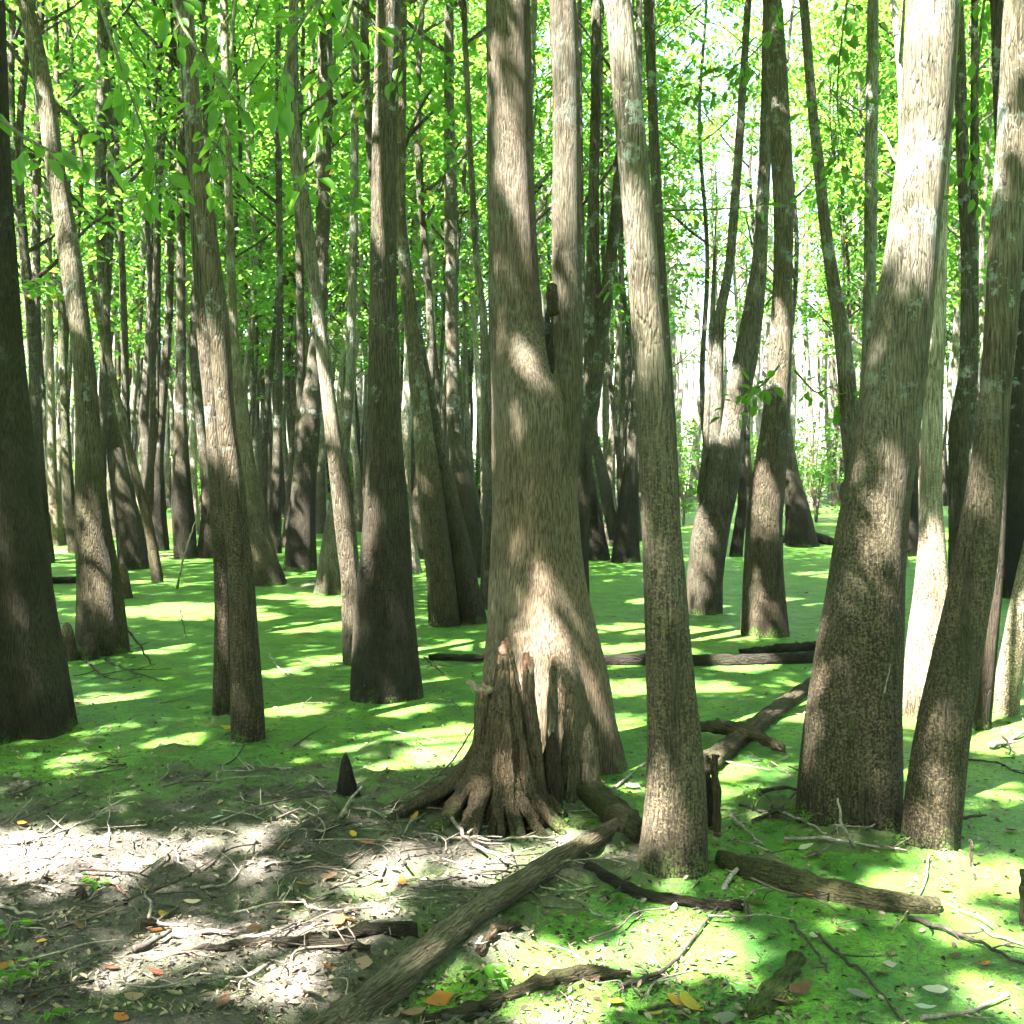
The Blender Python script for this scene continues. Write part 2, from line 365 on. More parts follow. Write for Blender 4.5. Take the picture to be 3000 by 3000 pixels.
def cluster_leaves(cent, per, rad, r, leaf):
    """cent: twig starts; leaves along short drooping twigs"""
    n = len(cent); ang = r.uniform(0, 2*np.pi, n); tw = np.stack([np.cos(ang), np.sin(ang), r.uniform(-.35, .25, n)], -1)
    t = r.uniform(.1, 1, (n, per)); P = cent[:, None]+tw[:, None]*t[..., None]*rad*1.3+r.normal(0, rad*.32, (n, per, 3))*[1, 1, .6]
    a2 = ang[:, None]+r.normal(0, 1.1, (n, per))
    D = np.stack([np.cos(a2), np.sin(a2), r.uniform(-.75, .15, (n, per))], -1)
    Nn = np.stack([r.normal(0, .45, (n, per)), r.normal(0, .45, (n, per)), np.ones((n, per))], -1)
    L = leaf*r.uniform(.65, 1.25, (n, per)); ctint = r.uniform(0, 1, n)[:, None]
    tint = np.clip(ctint*.6+r.uniform(0, .4, (n, per)), 0, 1); tint = np.where(r.uniform(0, 1, (n, per)) < .012, 1.0, tint*.97)
    f = lambda A: A.reshape(-1, A.shape[-1]) if A.ndim == 3 else A.ravel()
    return f(P), f(D), f(Nn), f(L), f(tint)

def crown_mesh(name, cents, per, rad, seed, leaf=.115, origin=None, m=None, minz=None):
    r = np.random.default_rng(seed); P, D, Nn, L, tint = cluster_leaves(cents, per, rad, r, leaf)
    k = np.ones(len(P), bool)
    if origin is not None: k &= carve(P+origin)
    if minz is not None:      # nothing may hang into the near view
        Q = P+(origin if origin is not None else 0); k &= Q[:, 2] > minz(Q)
    P, D, Nn, L, tint = P[k], D[k], Nn[k], L[k], tint[k]
    return leaves_mesh(name, P, D, Nn, L, L*r.uniform(.45, .62, len(L)), tint, m or M_LEAF)

def blob_centres(n, c, R, r, power=.5):
    v = r.normal(0, 1, (n, 3)); v /= np.linalg.norm(v, axis=1)[:, None]
    return np.asarray(c)+v*(r.uniform(0, 1, n)**power)[:, None]*np.asarray(R)

# ------------------------------------------------------------------ trunks traced in rows (row, left edge, right edge), stood at their own distance
def trunk_axis(rows, d, ztop, dlean=0.0, step=.06):
    rows = sorted(rows, key=lambda q: -q[0])
    z = np.array([EYE-(y-HY)/F*d for y, a, b in rows]); xc = np.array([((a+b)/2-CX)/F*d for y, a, b in rows]); rr = np.array([(b-a)/2/F*d for y, a, b in rows])
    z0 = z[0]; z = z-z0
    top = z[-1]; sl = (xc[-1]-xc[-2])/(z[-1]-z[-2]+1e-6)
    zs = np.concatenate([np.arange(-.35, top, step), np.arange(top, ztop, .25)])
    xe = np.interp(zs, z, xc); re = np.interp(zs, z, rr)
    over = np.clip(zs-top, 0, None); xe = xe+np.clip(sl, -.25, .25)*over*np.exp(-over/6)
    re = np.where(zs > top, rr[-1]*np.clip(1-over/(ztop-top+.01), .06, 1)**.8, re)
    re = np.where(zs < 0, re+(-zs)*.18*rr[0], re)
    for _ in range(5):
        xe[1:-1] = (xe[:-2]+2*xe[1:-1]+xe[2:])/4; re[1:-1] = (re[:-2]+2*re[1:-1]+re[2:])/4
    ye = d+dlean*zs
    return np.stack([xe, ye, zs], -1), re, z0

def rings_mesh(mb, A, R, ns, seed, flute=0.0, nfl=6, fh=.7, lump=.05):
    a = np.linspace(0, 2*np.pi, ns, endpoint=False); r = np.random.default_rng(seed)
    ph = r.uniform(0, 6.28, 4); fr = [nfl, nfl+2, nfl*2-1, 3]; am = [.5, .3, .15, .35]
    Vs = []
    for p, rad in zip(A, R):
        k = flute*math.exp(-max(p[2], 0)/fh)+.02*flute; tw = p[2]*.25
        f = sum(m*np.cos(q*(a+tw)+h) for q, h, m in zip(fr, ph, am))
        f = np.where(f > 0, f, f*1.5)
        rr = rad*(1+k*f)
        Vs.append(np.stack([p[0]+rr*np.cos(a), p[1]+rr*np.sin(a), np.full(ns, p[2])], -1))
    V = np.concatenate(Vs); rad = np.repeat(R, ns)
    nz = fbm(V*[5, 5, 1.6]+seed, 3, 3)-.5; nz2 = fbm(V*[16, 16, 4]+seed, 9, 2)-.5
    c = np.repeat(A, ns, axis=0); dr = V-c; dr[:, 2] = 0; dr /= np.linalg.norm(dr, axis=1)[:, None]+1e-9
    V = V+dr*(rad*(lump*2.2*nz+lump*.7*nz2))[:, None]
    n = len(A); I = np.arange(n-1)[:, None]*ns+np.arange(ns)[None]; J = np.arange(n-1)[:, None]*ns+(np.arange(ns)[None]+1) % ns
    mb.add(V, [tuple(q) for q in np.stack([I, J, J+ns, I+ns], -1).reshape(-1, 4).tolist()]+[tuple((n-1)*ns+q for q in range(ns))])

def add_limbs(mb, A, R, zlo, zhi, n, r, length=2.0):
    tips = []
    for _ in range(n):
        z = r.uniform(zlo, zhi); i = int(np.argmin(np.abs(A[:, 2]-z))); a = r.uniform(0, 6.28); L = length*r.uniform(.6, 1.1)
        d = np.array([math.cos(a), math.sin(a), 0]); p = A[i]
        P = spline([p, p+d*L*.4+[0, 0, L*.3], p+d*L*.75+[0, 0, L*.65], p+d*L+[0, 0, L*.8]], 9)
        mb.tube(P, np.linspace(min(R[i]*.6, .06), .012, 9), 6); tips.append(P)
    return tips

PENDING = []       # crowns are grown at the end, when all the trees stand
def near_tree(name, rows, label, tone=(.20, .165, .125), stain=0.0, ztop=12.0, crown=True, flute=.10, nfl=6, fh=.6, m=None, ns=36, seed=1, base=None,
              stems=(), dlean=0.0, cat='tree', ncl=150, zc=6.8, lump=.05, cR=2.0, d=None, stem_fwd=0.0):
    rows = sorted(rows, key=lambda q: -q[0]); by = base or rows[0][0]; pc = (rows[0][1]+rows[0][2])/2
    g = G(pc, by); w = (rows[0][2]-rows[0][1])/2/F*g[1]; dd = d or g[1]+w*.8
    mb = MB(); A, R, z0 = trunk_axis([(by, *rows[0][1:])]+list(rows[1:]) if base is None else rows, dd, ztop, dlean)
    o = np.array([A[6][0], dd, z0]); A = A-[o[0], o[1], 0]
    r = np.random.default_rng(seed)
    rings_mesh(mb, A, R, ns, seed, flute, nfl, fh, lump); tips = add_limbs(mb, A, R, zc-.8, ztop-1, 6, r) if crown else []
    e = empty(name, o, label, cat)
    link('trunk', mb.mesh('trunk', m or M_BARK), e, None, (*tone, stain))
    for srows, stop_ in stems:
        mb2 = MB(); A2, R2, z2 = trunk_axis(srows, dd, stop_); A2 = A2[6:]; R2 = R2[6:]; A2 = A2-[o[0], o[1]+stem_fwd, 0]; A2[:, 2] += z2-z0
        rings_mesh(mb2, A2, R2, 24, seed+50, 0, lump=.06); link('stem', mb2.mesh('stem', m or M_BARK), e, None, (*tone, stain*.6))
    if crown:
        ax = A[np.argmin(np.abs(A[:, 2]-(zc+ztop)/2))]
        cents = np.concatenate([blob_centres(ncl, [ax[0], ax[1], (zc+ztop+1)/2], [cR, cR, (ztop-zc)/2+.6], r)]+[t[4:]+r.normal(0, .25, t[4:].shape) for t in tips])
        PENDING.append((e, o, cents, seed, lambda Q: EYE+.46*Q[:, 1], dd < 13))
    return e

# ------------------------------------------------------------------ the trees one can tell apart
GB, DK, LT = (.195, .178, .145), (.120, .104, .080), (.30, .285, .25)
near_tree('cypress_tree', [(1470, 903, 1178), (1400, 908, 1163), (1300, 912, 1149), (1250, 915, 1140), (1200, 918, 1129), (1150, 922, 1117), (1100, 925, 1107),
    (1050, 928, 1100), (1000, 929, 1095), (950, 929, 1092), (900, 930, 1090), (850, 930, 1088), (800, 929, 1090), (760, 928, 1090), (730, 927, 1086), (700, 926, 1074),
    (670, 925, 1050), (640, 925, 1032), (600, 924, 1022), (500, 922, 1016), (400, 920, 1010), (300, 918, 1006), (200, 917, 1005), (100, 917, 1003), (0, 916, 1000)],
    'large forked cypress with a fluted flaring base, behind the knobbly stump', (.28, .225, .178), 0, 13, True, .26, 5, .55, M_CYP, 72, 3,
    stems=[([(900, 1015, 1085), (850, 1020, 1092), (780, 1032, 1097), (720, 1038, 1099), (650, 1043, 1099), (600, 1044, 1099), (500, 1040, 1095), (400, 1039, 1095), (300, 1041, 1093), (200, 1042, 1094), (100, 1040, 1090), (0, 1034, 1085)], 9)],
    cat='cypress', cR=2.4, stem_fwd=.08)
CYP = C.objects['cypress_tree']
for c_ in CYP.children:
    if c_.name.startswith('stem'): c_.color = (.20, .17, .125, 0)
co_ = np.array(CYP.location)
mb = MB(); p0 = at(1044, 590, 5.42)-co_; mb.tube(spline([p0, p0+[-.004, -.05, .06], p0+[-.008, -.09, .115]], 8), np.linspace(.034, .024, 8), 10, .014, True, 4)
link('broken_branch', mb.mesh('broken_branch', M_CYP), CYP, None, (.14, .10, .07, 0))
mb = MB(); p0 = at(1036, 640, 5.40)-co_; zz = np.linspace(-.17, .13, 14); rings_mesh(mb, np.stack([p0[0]-.10*zz, p0[1]+0*zz, p0[2]+zz], -1), .020*np.sqrt(np.clip(1-((zz+.02)/.155)**2, .02, 1)), 14, 6, 0, lump=.4)
link('crevice_shade', mb.mesh('crevice_shade', M_CYP), CYP, None, (.035, .022, .016, 0))  # dark solid at the fork, standing in for shade inside the crevice
near_tree('tupelo_tree', [(1645, 1198, 1335), (1600, 1204, 1335), (1550, 1213, 1335), (1450, 1221, 1331), (1350, 1221, 1319), (1250, 1218, 1308), (1200, 1217, 1302), (1100, 1215, 1293),
    (1000, 1212, 1283), (900, 1210, 1277), (800, 1205, 1270), (700, 1197, 1262), (600, 1190, 1252), (500, 1183, 1243), (400, 1175, 1233), (300, 1165, 1222), (200, 1157, 1213), (100, 1150, 1203), (0, 1142, 1193)],
    'slim speckled trunk leaning left, closest to the camera, right of the forked cypress', (.215, .185, .145), 0, 12, True, .03, 4, .3, M_GRAN, 40, 5)
near_tree('tupelo_tree', [(1560, 1498, 1702), (1500, 1500, 1702), (1400, 1515, 1702), (1300, 1530, 1702), (1200, 1545, 1704), (1100, 1565, 1705), (1000, 1580, 1710), (900, 1600, 1720),
    (800, 1618, 1735), (700, 1632, 1745), (600, 1650, 1757), (500, 1668, 1765), (400, 1680, 1775), (300, 1697, 1785), (200, 1703, 1797), (100, 1708, 1802), (0, 1713, 1807)],
    'thick trunk with a swollen base leaning right, sunlit white at its top', (.215, .19, .15), .3, 12, True, .09, 4, .6, M_GRAN, 56, 7)
near_tree('tupelo_tree', [(1595, 1698, 1808), (1500, 1710, 1818), (1400, 1725, 1825), (1300, 1745, 1842), (1200, 1770, 1855), (1100, 1795, 1875), (1000, 1810, 1885), (900, 1830, 1892),
    (800, 1845, 1900), (700, 1855, 1910), (600, 1860, 1920), (500, 1865, 1925), (400, 1870, 1930), (300, 1880, 1935), (0, 1895, 1948)],
    'speckled trunk leaning right from the foot of the swollen trunk', (.185, .16, .12), .2, 12, True, .04, 4, .4, M_GRAN, 40, 9)
near_tree('tupelo_tree', [(1325, 659, 797), (1270, 661, 792), (1200, 666, 785), (1100, 675, 778), (1000, 685, 774), (900, 690, 765), (800, 693, 757), (700, 695, 752), (600, 697, 750),
    (500, 698, 748), (400, 700, 748), (300, 702, 748), (200, 703, 750), (100, 707, 753), (0, 710, 755)],
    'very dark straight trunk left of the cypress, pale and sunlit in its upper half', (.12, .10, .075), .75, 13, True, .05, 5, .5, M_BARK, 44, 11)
near_tree('tupelo_tree', [(1400, 437, 500), (1300, 435, 495), (1200, 435, 487), (1100, 432, 480), (1000, 425, 470), (900, 415, 460), (800, 410, 443), (700, 400, 438), (600, 390, 432),
    (500, 380, 416), (400, 365, 405), (300, 355, 388), (200, 348, 378), (100, 343, 372), (0, 330, 362)],
    'slim speckled trunk curving left, in front of its close twin, in the left foreground', (.17, .14, .10), .2, 12, True, .04, 4, .4, M_GRAN, 32, 13)
near_tree('tupelo_tree', [(1350, 400, 442), (1200, 405, 440), (1100, 405, 437), (1000, 400, 432), (900, 393, 427), (800, 388, 417), (700, 378, 408), (600, 368, 396), (500, 365, 390), (400, 358, 382), (200, 345, 368), (0, 335, 356)],
    'slim dark trunk half hidden behind its speckled twin in the left foreground', (.14, .115, .085), .3, 12, True, .05, 4, .4, M_GRAN, 28, 15)
near_tree('tupelo_tree', [(1237, 145, 246), (1180, 146, 238), (1100, 147, 228), (1000, 143, 208), (900, 143, 196), (800, 143, 188), (700, 140, 180), (600, 130, 168), (500, 113, 155), (400, 101, 138),
    (300, 84, 118), (200, 72, 105), (100, 55, 86), (0, 32, 60)],
    'trunk bending to the left with a bright sunlit bark patch high up, at left', (.19, .165, .115), .35, 13, True, .05, 5, .5, M_BARK, 36, 17)
near_tree('tupelo_tree', [(1400, -110, 138), (1300, -105, 124), (1200, -100, 106), (1100, -98, 90), (1000, -96, 78), (900, -95, 66), (800, -95, 55), (700, -95, 46), (600, -95, 36), (500, -95, 28), (400, -95, 21), (300, -95, 15), (0, -95, 5)],
    'massive dark fluted trunk cut off by the left edge of the picture', (.09, .075, .052), .45, 12, True, .16, 7, 1.4, M_CYP, 64, 19)

def mid(name, rows, label, tone=GB, stain=.5, seed=0, **kw):
    kw.setdefault('ns', 22); kw.setdefault('ncl', 90); kw.setdefault('flute', .10); kw.setdefault('m', M_BARK); kw.setdefault('ztop', 14)
    return near_tree(name, rows, label, tone, stain, seed=seed, **kw)
mid('tupelo_tree', [(1075, 226, 280), (1000, 220, 270), (900, 207, 245), (800, 197, 225), (700, 190, 212), (500, 183, 203), (300, 178, 200), (0, 185, 206)], 'tall straight grey trunk just right of the left bending trunk', (.17, .15, .11), .5, 21)
mid('tupelo_sapling', [(1100, 287, 309), (1000, 274, 292), (900, 249, 265), (800, 225, 239), (700, 204, 217), (600, 180, 191), (500, 165, 174)], 'thin pale trunk leaning steeply left, in front of the clump of stems', (.2, .17, .11), .1, 22, crown=False, ztop=4.6)
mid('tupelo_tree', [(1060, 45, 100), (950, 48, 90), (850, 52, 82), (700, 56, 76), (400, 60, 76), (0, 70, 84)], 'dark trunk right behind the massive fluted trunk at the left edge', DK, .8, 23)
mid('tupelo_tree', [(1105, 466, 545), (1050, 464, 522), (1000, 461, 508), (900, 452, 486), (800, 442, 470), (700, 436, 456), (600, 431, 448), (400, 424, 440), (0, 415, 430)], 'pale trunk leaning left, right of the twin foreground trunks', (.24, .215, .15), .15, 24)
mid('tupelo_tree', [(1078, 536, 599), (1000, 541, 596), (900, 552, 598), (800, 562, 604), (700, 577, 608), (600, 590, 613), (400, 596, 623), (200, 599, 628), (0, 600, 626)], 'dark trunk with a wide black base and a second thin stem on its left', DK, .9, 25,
    stems=[([(850, 555, 580), (780, 558, 578), (700, 560, 576), (500, 558, 573), (300, 553, 567), (0, 548, 560)], 11)])
mid('tupelo_tree', [(1255, 646, 692), (1200, 645, 688), (1100, 645, 680), (1000, 632, 672), (900, 622, 657), (800, 612, 640), (700, 600, 627), (600, 590, 613), (500, 575, 600), (400, 560, 588), (300, 546, 572), (200, 538, 561), (0, 545, 563)], 'pale lichened trunk curving left, its foot hidden by the very dark trunk', (.24, .215, .175), .1, 26, ncl=120)
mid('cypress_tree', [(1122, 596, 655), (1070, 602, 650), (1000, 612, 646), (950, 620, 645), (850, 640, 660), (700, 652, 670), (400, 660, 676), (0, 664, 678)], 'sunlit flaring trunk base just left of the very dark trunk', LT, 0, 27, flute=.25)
mid('tupelo_tree', [(1183, 809, 867), (1100, 805, 858), (1000, 795, 846), (900, 785, 832), (800, 779, 815), (700, 771, 803), (600, 761, 784), (500, 751, 773), (400, 745, 765), (0, 752, 768)], 'mottled trunk leaning left between the very dark trunk and the cypress', (.2, .17, .12), .35, 28)
mid('tupelo_tree', [(1178, 862, 922), (1100, 850, 902), (1000, 830, 881), (900, 814, 856), (800, 800, 832), (700, 784, 811), (600, 770, 792)], 'dark trunk leaning left, with its foot nearly touching the left side of the cypress', (.16, .135, .10), .5, 29, ztop=11)
mid('tupelo_tree', [(1090, 866, 924), (1000, 860, 914), (900, 850, 892), (800, 843, 868), (600, 840, 865), (400, 838, 862), (200, 837, 857), (0, 838, 856)], 'straight dark upright trunk left of the cypress', (.15, .13, .10), .6, 30)
mid('tupelo_tree', [(1150, 905, 945), (1000, 911, 934), (800, 909, 927), (600, 905, 920), (500, 893, 906), (300, 882, 893), (0, 869, 880)], 'slender bent stem brushing the left side of the cypress', GB, .4, 31)
mid('tupelo_tree', [(1135, 1080, 1112), (1000, 1084, 1110), (850, 1090, 1118), (760, 1098, 1132), (700, 1102, 1140), (600, 1101, 1140), (500, 1106, 1131), (350, 1110, 1130), (200, 1114, 1134), (0, 1115, 1135)], 'dark crooked trunk forking just right of the cypress', DK, .5, 32,
    stems=[([(800, 1100, 1124), (760, 1110, 1131), (700, 1116, 1141), (600, 1126, 1152), (500, 1140, 1162), (400, 1152, 1172), (300, 1160, 1176), (0, 1185, 1196)], 11)])
mid('tupelo_tree', [(1062, 1152, 1208), (1000, 1160, 1206), (950, 1166, 1204), (850, 1182, 1203), (780, 1190, 1205), (600, 1196, 1210), (0, 1200, 1212)], 'black based distant trunk forking in a V right of the cypress', DK, 1.0, 33,
    stems=[([(1020, 1150, 1180), (960, 1136, 1160), (900, 1127, 1150), (830, 1112, 1130), (700, 1100, 1114), (400, 1085, 1097)], 10)])
mid('tupelo_tree', [(1058, 1108, 1152), (1000, 1105, 1140), (900, 1098, 1120), (800, 1094, 1110), (500, 1090, 1104)], 'black based distant trunk directly left of the V fork', DK, 1.0, 34)
mid('tupelo_tree', [(1210, 1245, 1296), (1000, 1246, 1284), (800, 1256, 1276), (600, 1244, 1262), (300, 1226, 1245), (0, 1214, 1232)], 'dark trunk hidden behind the slim speckled trunk', DK, .4, 35)
mid('tupelo_tree', [(1160, 1297, 1361), (1100, 1297, 1361), (1000, 1305, 1376), (900, 1335, 1396), (800, 1358, 1405), (700, 1379, 1425), (600, 1399, 1440), (500, 1418, 1447), (400, 1428, 1450), (300, 1433, 1455), (0, 1440, 1462)], 'trunk leaning right with a scarred fork at mid height, right of centre', GB, .3, 36,
    stems=[([(930, 1325, 1358), (850, 1335, 1362), (780, 1338, 1364), (700, 1340, 1364), (600, 1347, 1367), (500, 1368, 1386), (300, 1385, 1401), (0, 1405, 1418)], 11), ([(950, 1312, 1332), (850, 1325, 1338), (700, 1332, 1344), (600, 1338, 1348)], 3.4)])
mid('tupelo_tree', [(1203, 1396, 1491), (1150, 1399, 1485), (1100, 1402, 1480), (1000, 1408, 1475), (950, 1410, 1478), (900, 1420, 1482), (800, 1437, 1487), (700, 1447, 1492), (600, 1455, 1495), (500, 1460, 1495), (400, 1460, 1498), (300, 1455, 1495), (200, 1450, 1490), (0, 1440, 1475)],
    'stout trunk with a dark band above its foot, leaning right, right of centre', (.185, .155, .115), .55, 37, ns=32, ncl=120)
mid('tupelo_tree', [(1032, 1484, 1546), (950, 1482, 1525), (900, 1480, 1509), (800, 1475, 1491), (500, 1470, 1482)], 'distant dark trunk with a wide slanting base behind the stout trunk', DK, .9, 38, stems=[])
mid('tupelo_sapling', [(1050, 1375, 1400), (950, 1392, 1410), (850, 1392, 1406), (750, 1400, 1411), (500, 1418, 1427)], 'black crooked thin stem between the two right of centre trunks', (.07, .055, .04), .8, 39, crown=False, ztop=8)
mid('tupelo_tree', [(1230, 1608, 1650), (1000, 1600, 1640), (900, 1597, 1632), (800, 1590, 1622), (700, 1580, 1612), (600, 1570, 1598), (500, 1555, 1578), (400, 1543, 1564), (300, 1533, 1554), (200, 1523, 1541), (0, 1508, 1525)], 'slim trunk leaning left, rising from behind the swollen trunk', (.18, .155, .115), .3, 40)
mid('tupelo_tree', [(1180, 1605, 1640), (900, 1615, 1645), (700, 1625, 1651), (500, 1630, 1653), (300, 1632, 1656), (0, 1637, 1658)], 'upright grey trunk rising behind the left side of the swollen trunk', LT, .3, 41)
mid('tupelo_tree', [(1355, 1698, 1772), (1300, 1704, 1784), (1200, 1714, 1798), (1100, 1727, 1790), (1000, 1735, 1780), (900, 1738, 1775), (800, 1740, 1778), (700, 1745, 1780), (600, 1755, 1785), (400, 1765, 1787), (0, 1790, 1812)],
    'trunk between the swollen trunk and its leaning neighbour, sunlit near its foot', (.52, .47, .40), 0, 42, ns=30, m=M_GRAN)  # bark tone raised to carry the sunlight on this trunk
mid('tupelo_tree', [(1260, 1788, 1830), (1000, 1790, 1820), (800, 1790, 1831), (700, 1811, 1833), (500, 1814, 1836), (300, 1805, 1828), (100, 1800, 1821), (0, 1797, 1817)], 'dark forked trunk at right behind the leaning speckled trunk', DK, .4, 43,
    stems=[([(850, 1800, 1830), (800, 1812, 1838), (700, 1824, 1846), (500, 1826, 1846), (300, 1830, 1845)], 9)])
mid('tupelo_tree', [(1378, 1828, 1866), (1250, 1848, 1878), (1100, 1868, 1892), (900, 1872, 1900), (700, 1880, 1908), (400, 1884, 1914), (200, 1875, 1905), (0, 1869, 1892)], 'dark trunk at right with peeling bark at its foot', (.12, .09, .075), .4, 44, ns=26)
mid('tupelo_tree', [(1350, 1868, 1918), (1270, 1882, 1928), (1200, 1895, 1938), (1100, 1915, 1955), (1000, 1938, 1975), (800, 1990, 2020), (500, 2060, 2085)], 'sunlit leaning trunk at the right edge of the picture', (.55, .50, .43), 0, 45, ns=26, m=M_GRAN)  # sunlight put into the bark colour by a brighter tone
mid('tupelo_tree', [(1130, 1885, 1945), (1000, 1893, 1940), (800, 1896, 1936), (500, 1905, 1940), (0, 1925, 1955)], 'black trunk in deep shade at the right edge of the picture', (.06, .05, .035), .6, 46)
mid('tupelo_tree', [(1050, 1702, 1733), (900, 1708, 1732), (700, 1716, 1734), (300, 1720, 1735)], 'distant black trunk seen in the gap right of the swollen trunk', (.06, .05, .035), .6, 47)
mid('tupelo_tree', [(1040, 270, 318), (950, 275, 312), (880, 283, 308), (800, 292, 312), (600, 312, 326), (300, 320, 332)], 'dark clump of three stems spreading from one base at left', DK, .9, 48,
    stems=[([(950, 268, 290), (850, 268, 288), (780, 262, 280), (700, 270, 284), (550, 278, 290), (200, 275, 286)], 9), ([(950, 285, 305), (880, 288, 305), (750, 290, 303), (500, 292, 303), (100, 297, 306)], 10)])
mid('tupelo_tree', [(1050, 328, 372), (950, 324, 364), (880, 326, 358), (800, 330, 352), (600, 333, 350), (300, 334, 349), (0, 336, 349)], 'straight black based trunk left of the twin foreground trunks', (.13, .11, .08), .9, 49)
mid('tupelo_tree', [(1045, 500, 530), (900, 512, 532), (800, 516, 532), (600, 522, 535), (300, 520, 532)], 'dark thin trunk left of the wide black based trunk', DK, .7, 50)
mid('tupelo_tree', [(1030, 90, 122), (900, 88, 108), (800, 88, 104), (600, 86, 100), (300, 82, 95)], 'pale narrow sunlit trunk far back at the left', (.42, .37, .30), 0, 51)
mid('tupelo_tree', [(1040, 130, 160), (950, 118, 142), (850, 116, 134), (700, 112, 127), (400, 105, 118)], 'greenish narrow trunk just left of the left bending trunk', (.15, .15, .09), .5, 52)
mid('tupelo_tree', [(1020, 772, 802), (900, 775, 797), (700, 738, 752), (500, 735, 748)], 'dark distant trunk peeping out right of the very dark trunk', DK, .9, 53)

# ------------------------------------------------------------------ crowd of slender trees behind: variants copied with their parts
def slender_variant(seed, kind):
    r = np.random.default_rng(seed); mb = MB(); cents = []; H = r.uniform(15, 18)
    nst = 1 if kind == 0 else 3
    a0 = r.uniform(0, 6.28)
    for s in range(nst):
        z = np.concatenate([np.arange(-.35, 2.2, .16), np.arange(2.2, H, .5)])
        lean = r.uniform(.02, .09) if nst == 1 else r.uniform(.06, .13); a = a0+s*2.1+r.uniform(-.4, .4)
        bend = r.uniform(-.35, .35); zz = np.clip(z, 0, None)
        off = lean*zz/(1+zz*.05)+(.10 if nst > 1 else 0)*np.clip(zz/.8, 0, 1)+bend*np.sin(zz*.38+r.uniform(0, 3))*np.clip(zz/3, 0, 1)*.45
        wv = .12*np.sin(zz*.9+r.uniform(0, 6))*np.clip(zz/2, 0, 1)
        A = np.stack([off*math.cos(a)-wv*math.sin(a), off*math.sin(a)+wv*math.cos(a), z], -1)
        b = r.uniform(.070, .100)*(1 if nst == 1 else .75)
        R = b*(1-zz/H*.82)+(r.uniform(.08, .13) if nst == 1 else .05)*np.exp(-zz/.62)
        rings_mesh(mb, A, R, 14, seed+s, .14, 5, .7, .06)
        tips = add_limbs(mb, A, R, 4.5, H-1.5, 9, r, 1.7)
        for t in tips: cents.append(t[3:]+r.normal(0, .22, t[3:].shape))
        n = 84 if nst == 1 else 36
        zc = 3.3+(H-2.5)*r.beta(1.7, 1.15, n); i = np.clip(np.searchsorted(z, zc), 0, len(z)-1)
        rad = 1.0+.6*np.sin((zc-2.6)/(H-2)*np.pi); th = r.uniform(0, 6.28, n); q = rad*r.uniform(.25, 1, n)**.6
        cents.append(A[i]+np.stack([q*np.cos(th), q*np.sin(th), r.normal(0, .2, n)], -1))
    cents = np.concatenate(cents)
    g = fbm(cents*.55+seed*5, 8, 2); cents = cents[g > .45]        # gaps between clumps
    return mb.mesh('trunk', M_FAR), crown_mesh('crown', cents, 16, .40, seed+3, .165, None, M_LEAF)
VARS = [slender_variant(100+i, 0) for i in range(8)]+[slender_variant(140+i, 1) for i in range(3)]

BOUNDS = [(-9e9, 150, 'left of the left bending trunk'), (150, 400, 'left of the twin foreground trunks'), (400, 690, 'left of the very dark trunk'),
          (690, 925, 'left of the forked cypress'), (925, 1210, 'behind the cypress'), (1210, 1400, 'right of the slim speckled trunk'),
          (1400, 1640, 'left of the swollen trunk'), (1640, 9e9, 'behind the swollen trunk at right')]
placed = []
def slender(x, y, vi, sc, rot, label, group, tone, stain):
    tm, cm = VARS[vi]; e = empty('slender_tree', (x, y, max(0, float(height(np.array([x]), np.array([y]), False)[0]))), label, 'tree', group)
    e.rotation_euler = (0, 0, rot); e.scale = (sc, sc, sc*random.uniform(.9, 1.1))
    link('trunk', tm, e, None, (*tone, stain)); link('crown', cm, e)
tries = 0
while len(placed) < 268 and tries < 30000:
    tries += 1
    y = math.sqrt(random.uniform(13.5**2, 48**2)); x = random.uniform(-.53, .53)*y
    px = CX+x/y*F; py = HY+F*EYE/y
    if any((x-a)**2+(y-b)**2 < (0.6 if y > 20 else 1.1)**2 for a, b in placed): continue
    if 1225 < px < 1330 and random.random() < (.93 if y < 36 else .4): continue
    if 1500 < px < 1600 and random.random() < (.93 if y < 36 else .4): continue
    if 1330 < px < 1500 and random.random() < .6: continue
    if y < 19 and (250 < px < 640 or px > 1000) and random.random() < .75: continue
    placed.append((x, y))
    zone = next(t for a, b, t in BOUNDS if a <= px < b)
    multi = random.random() < .15; vi = 8+random.randrange(3) if multi else random.randrange(8)
    dist = 'near' if y < 24 else 'farther' if y < 35 else 'farthest'
    look = 'clump of slender dark stems' if multi else random.choice(['slender dark trunk', 'slender grey trunk', 'slender pale trunk'])
    tone = (.12, .105, .08) if 'dark' in look else (.26, .245, .20) if 'grey' in look else (.55, .52, .46)
    lab = f'{look} in the {dist} ranks, {zone}'
    slender(x, y, vi, random.uniform(.8, 1.15) if y < 30 else random.uniform(.9, 1.35), random.uniform(0, 6.28), lab, f'slender trees: {look}, {dist}, {zone}', tone, random.choice([.15, .4, .8]))
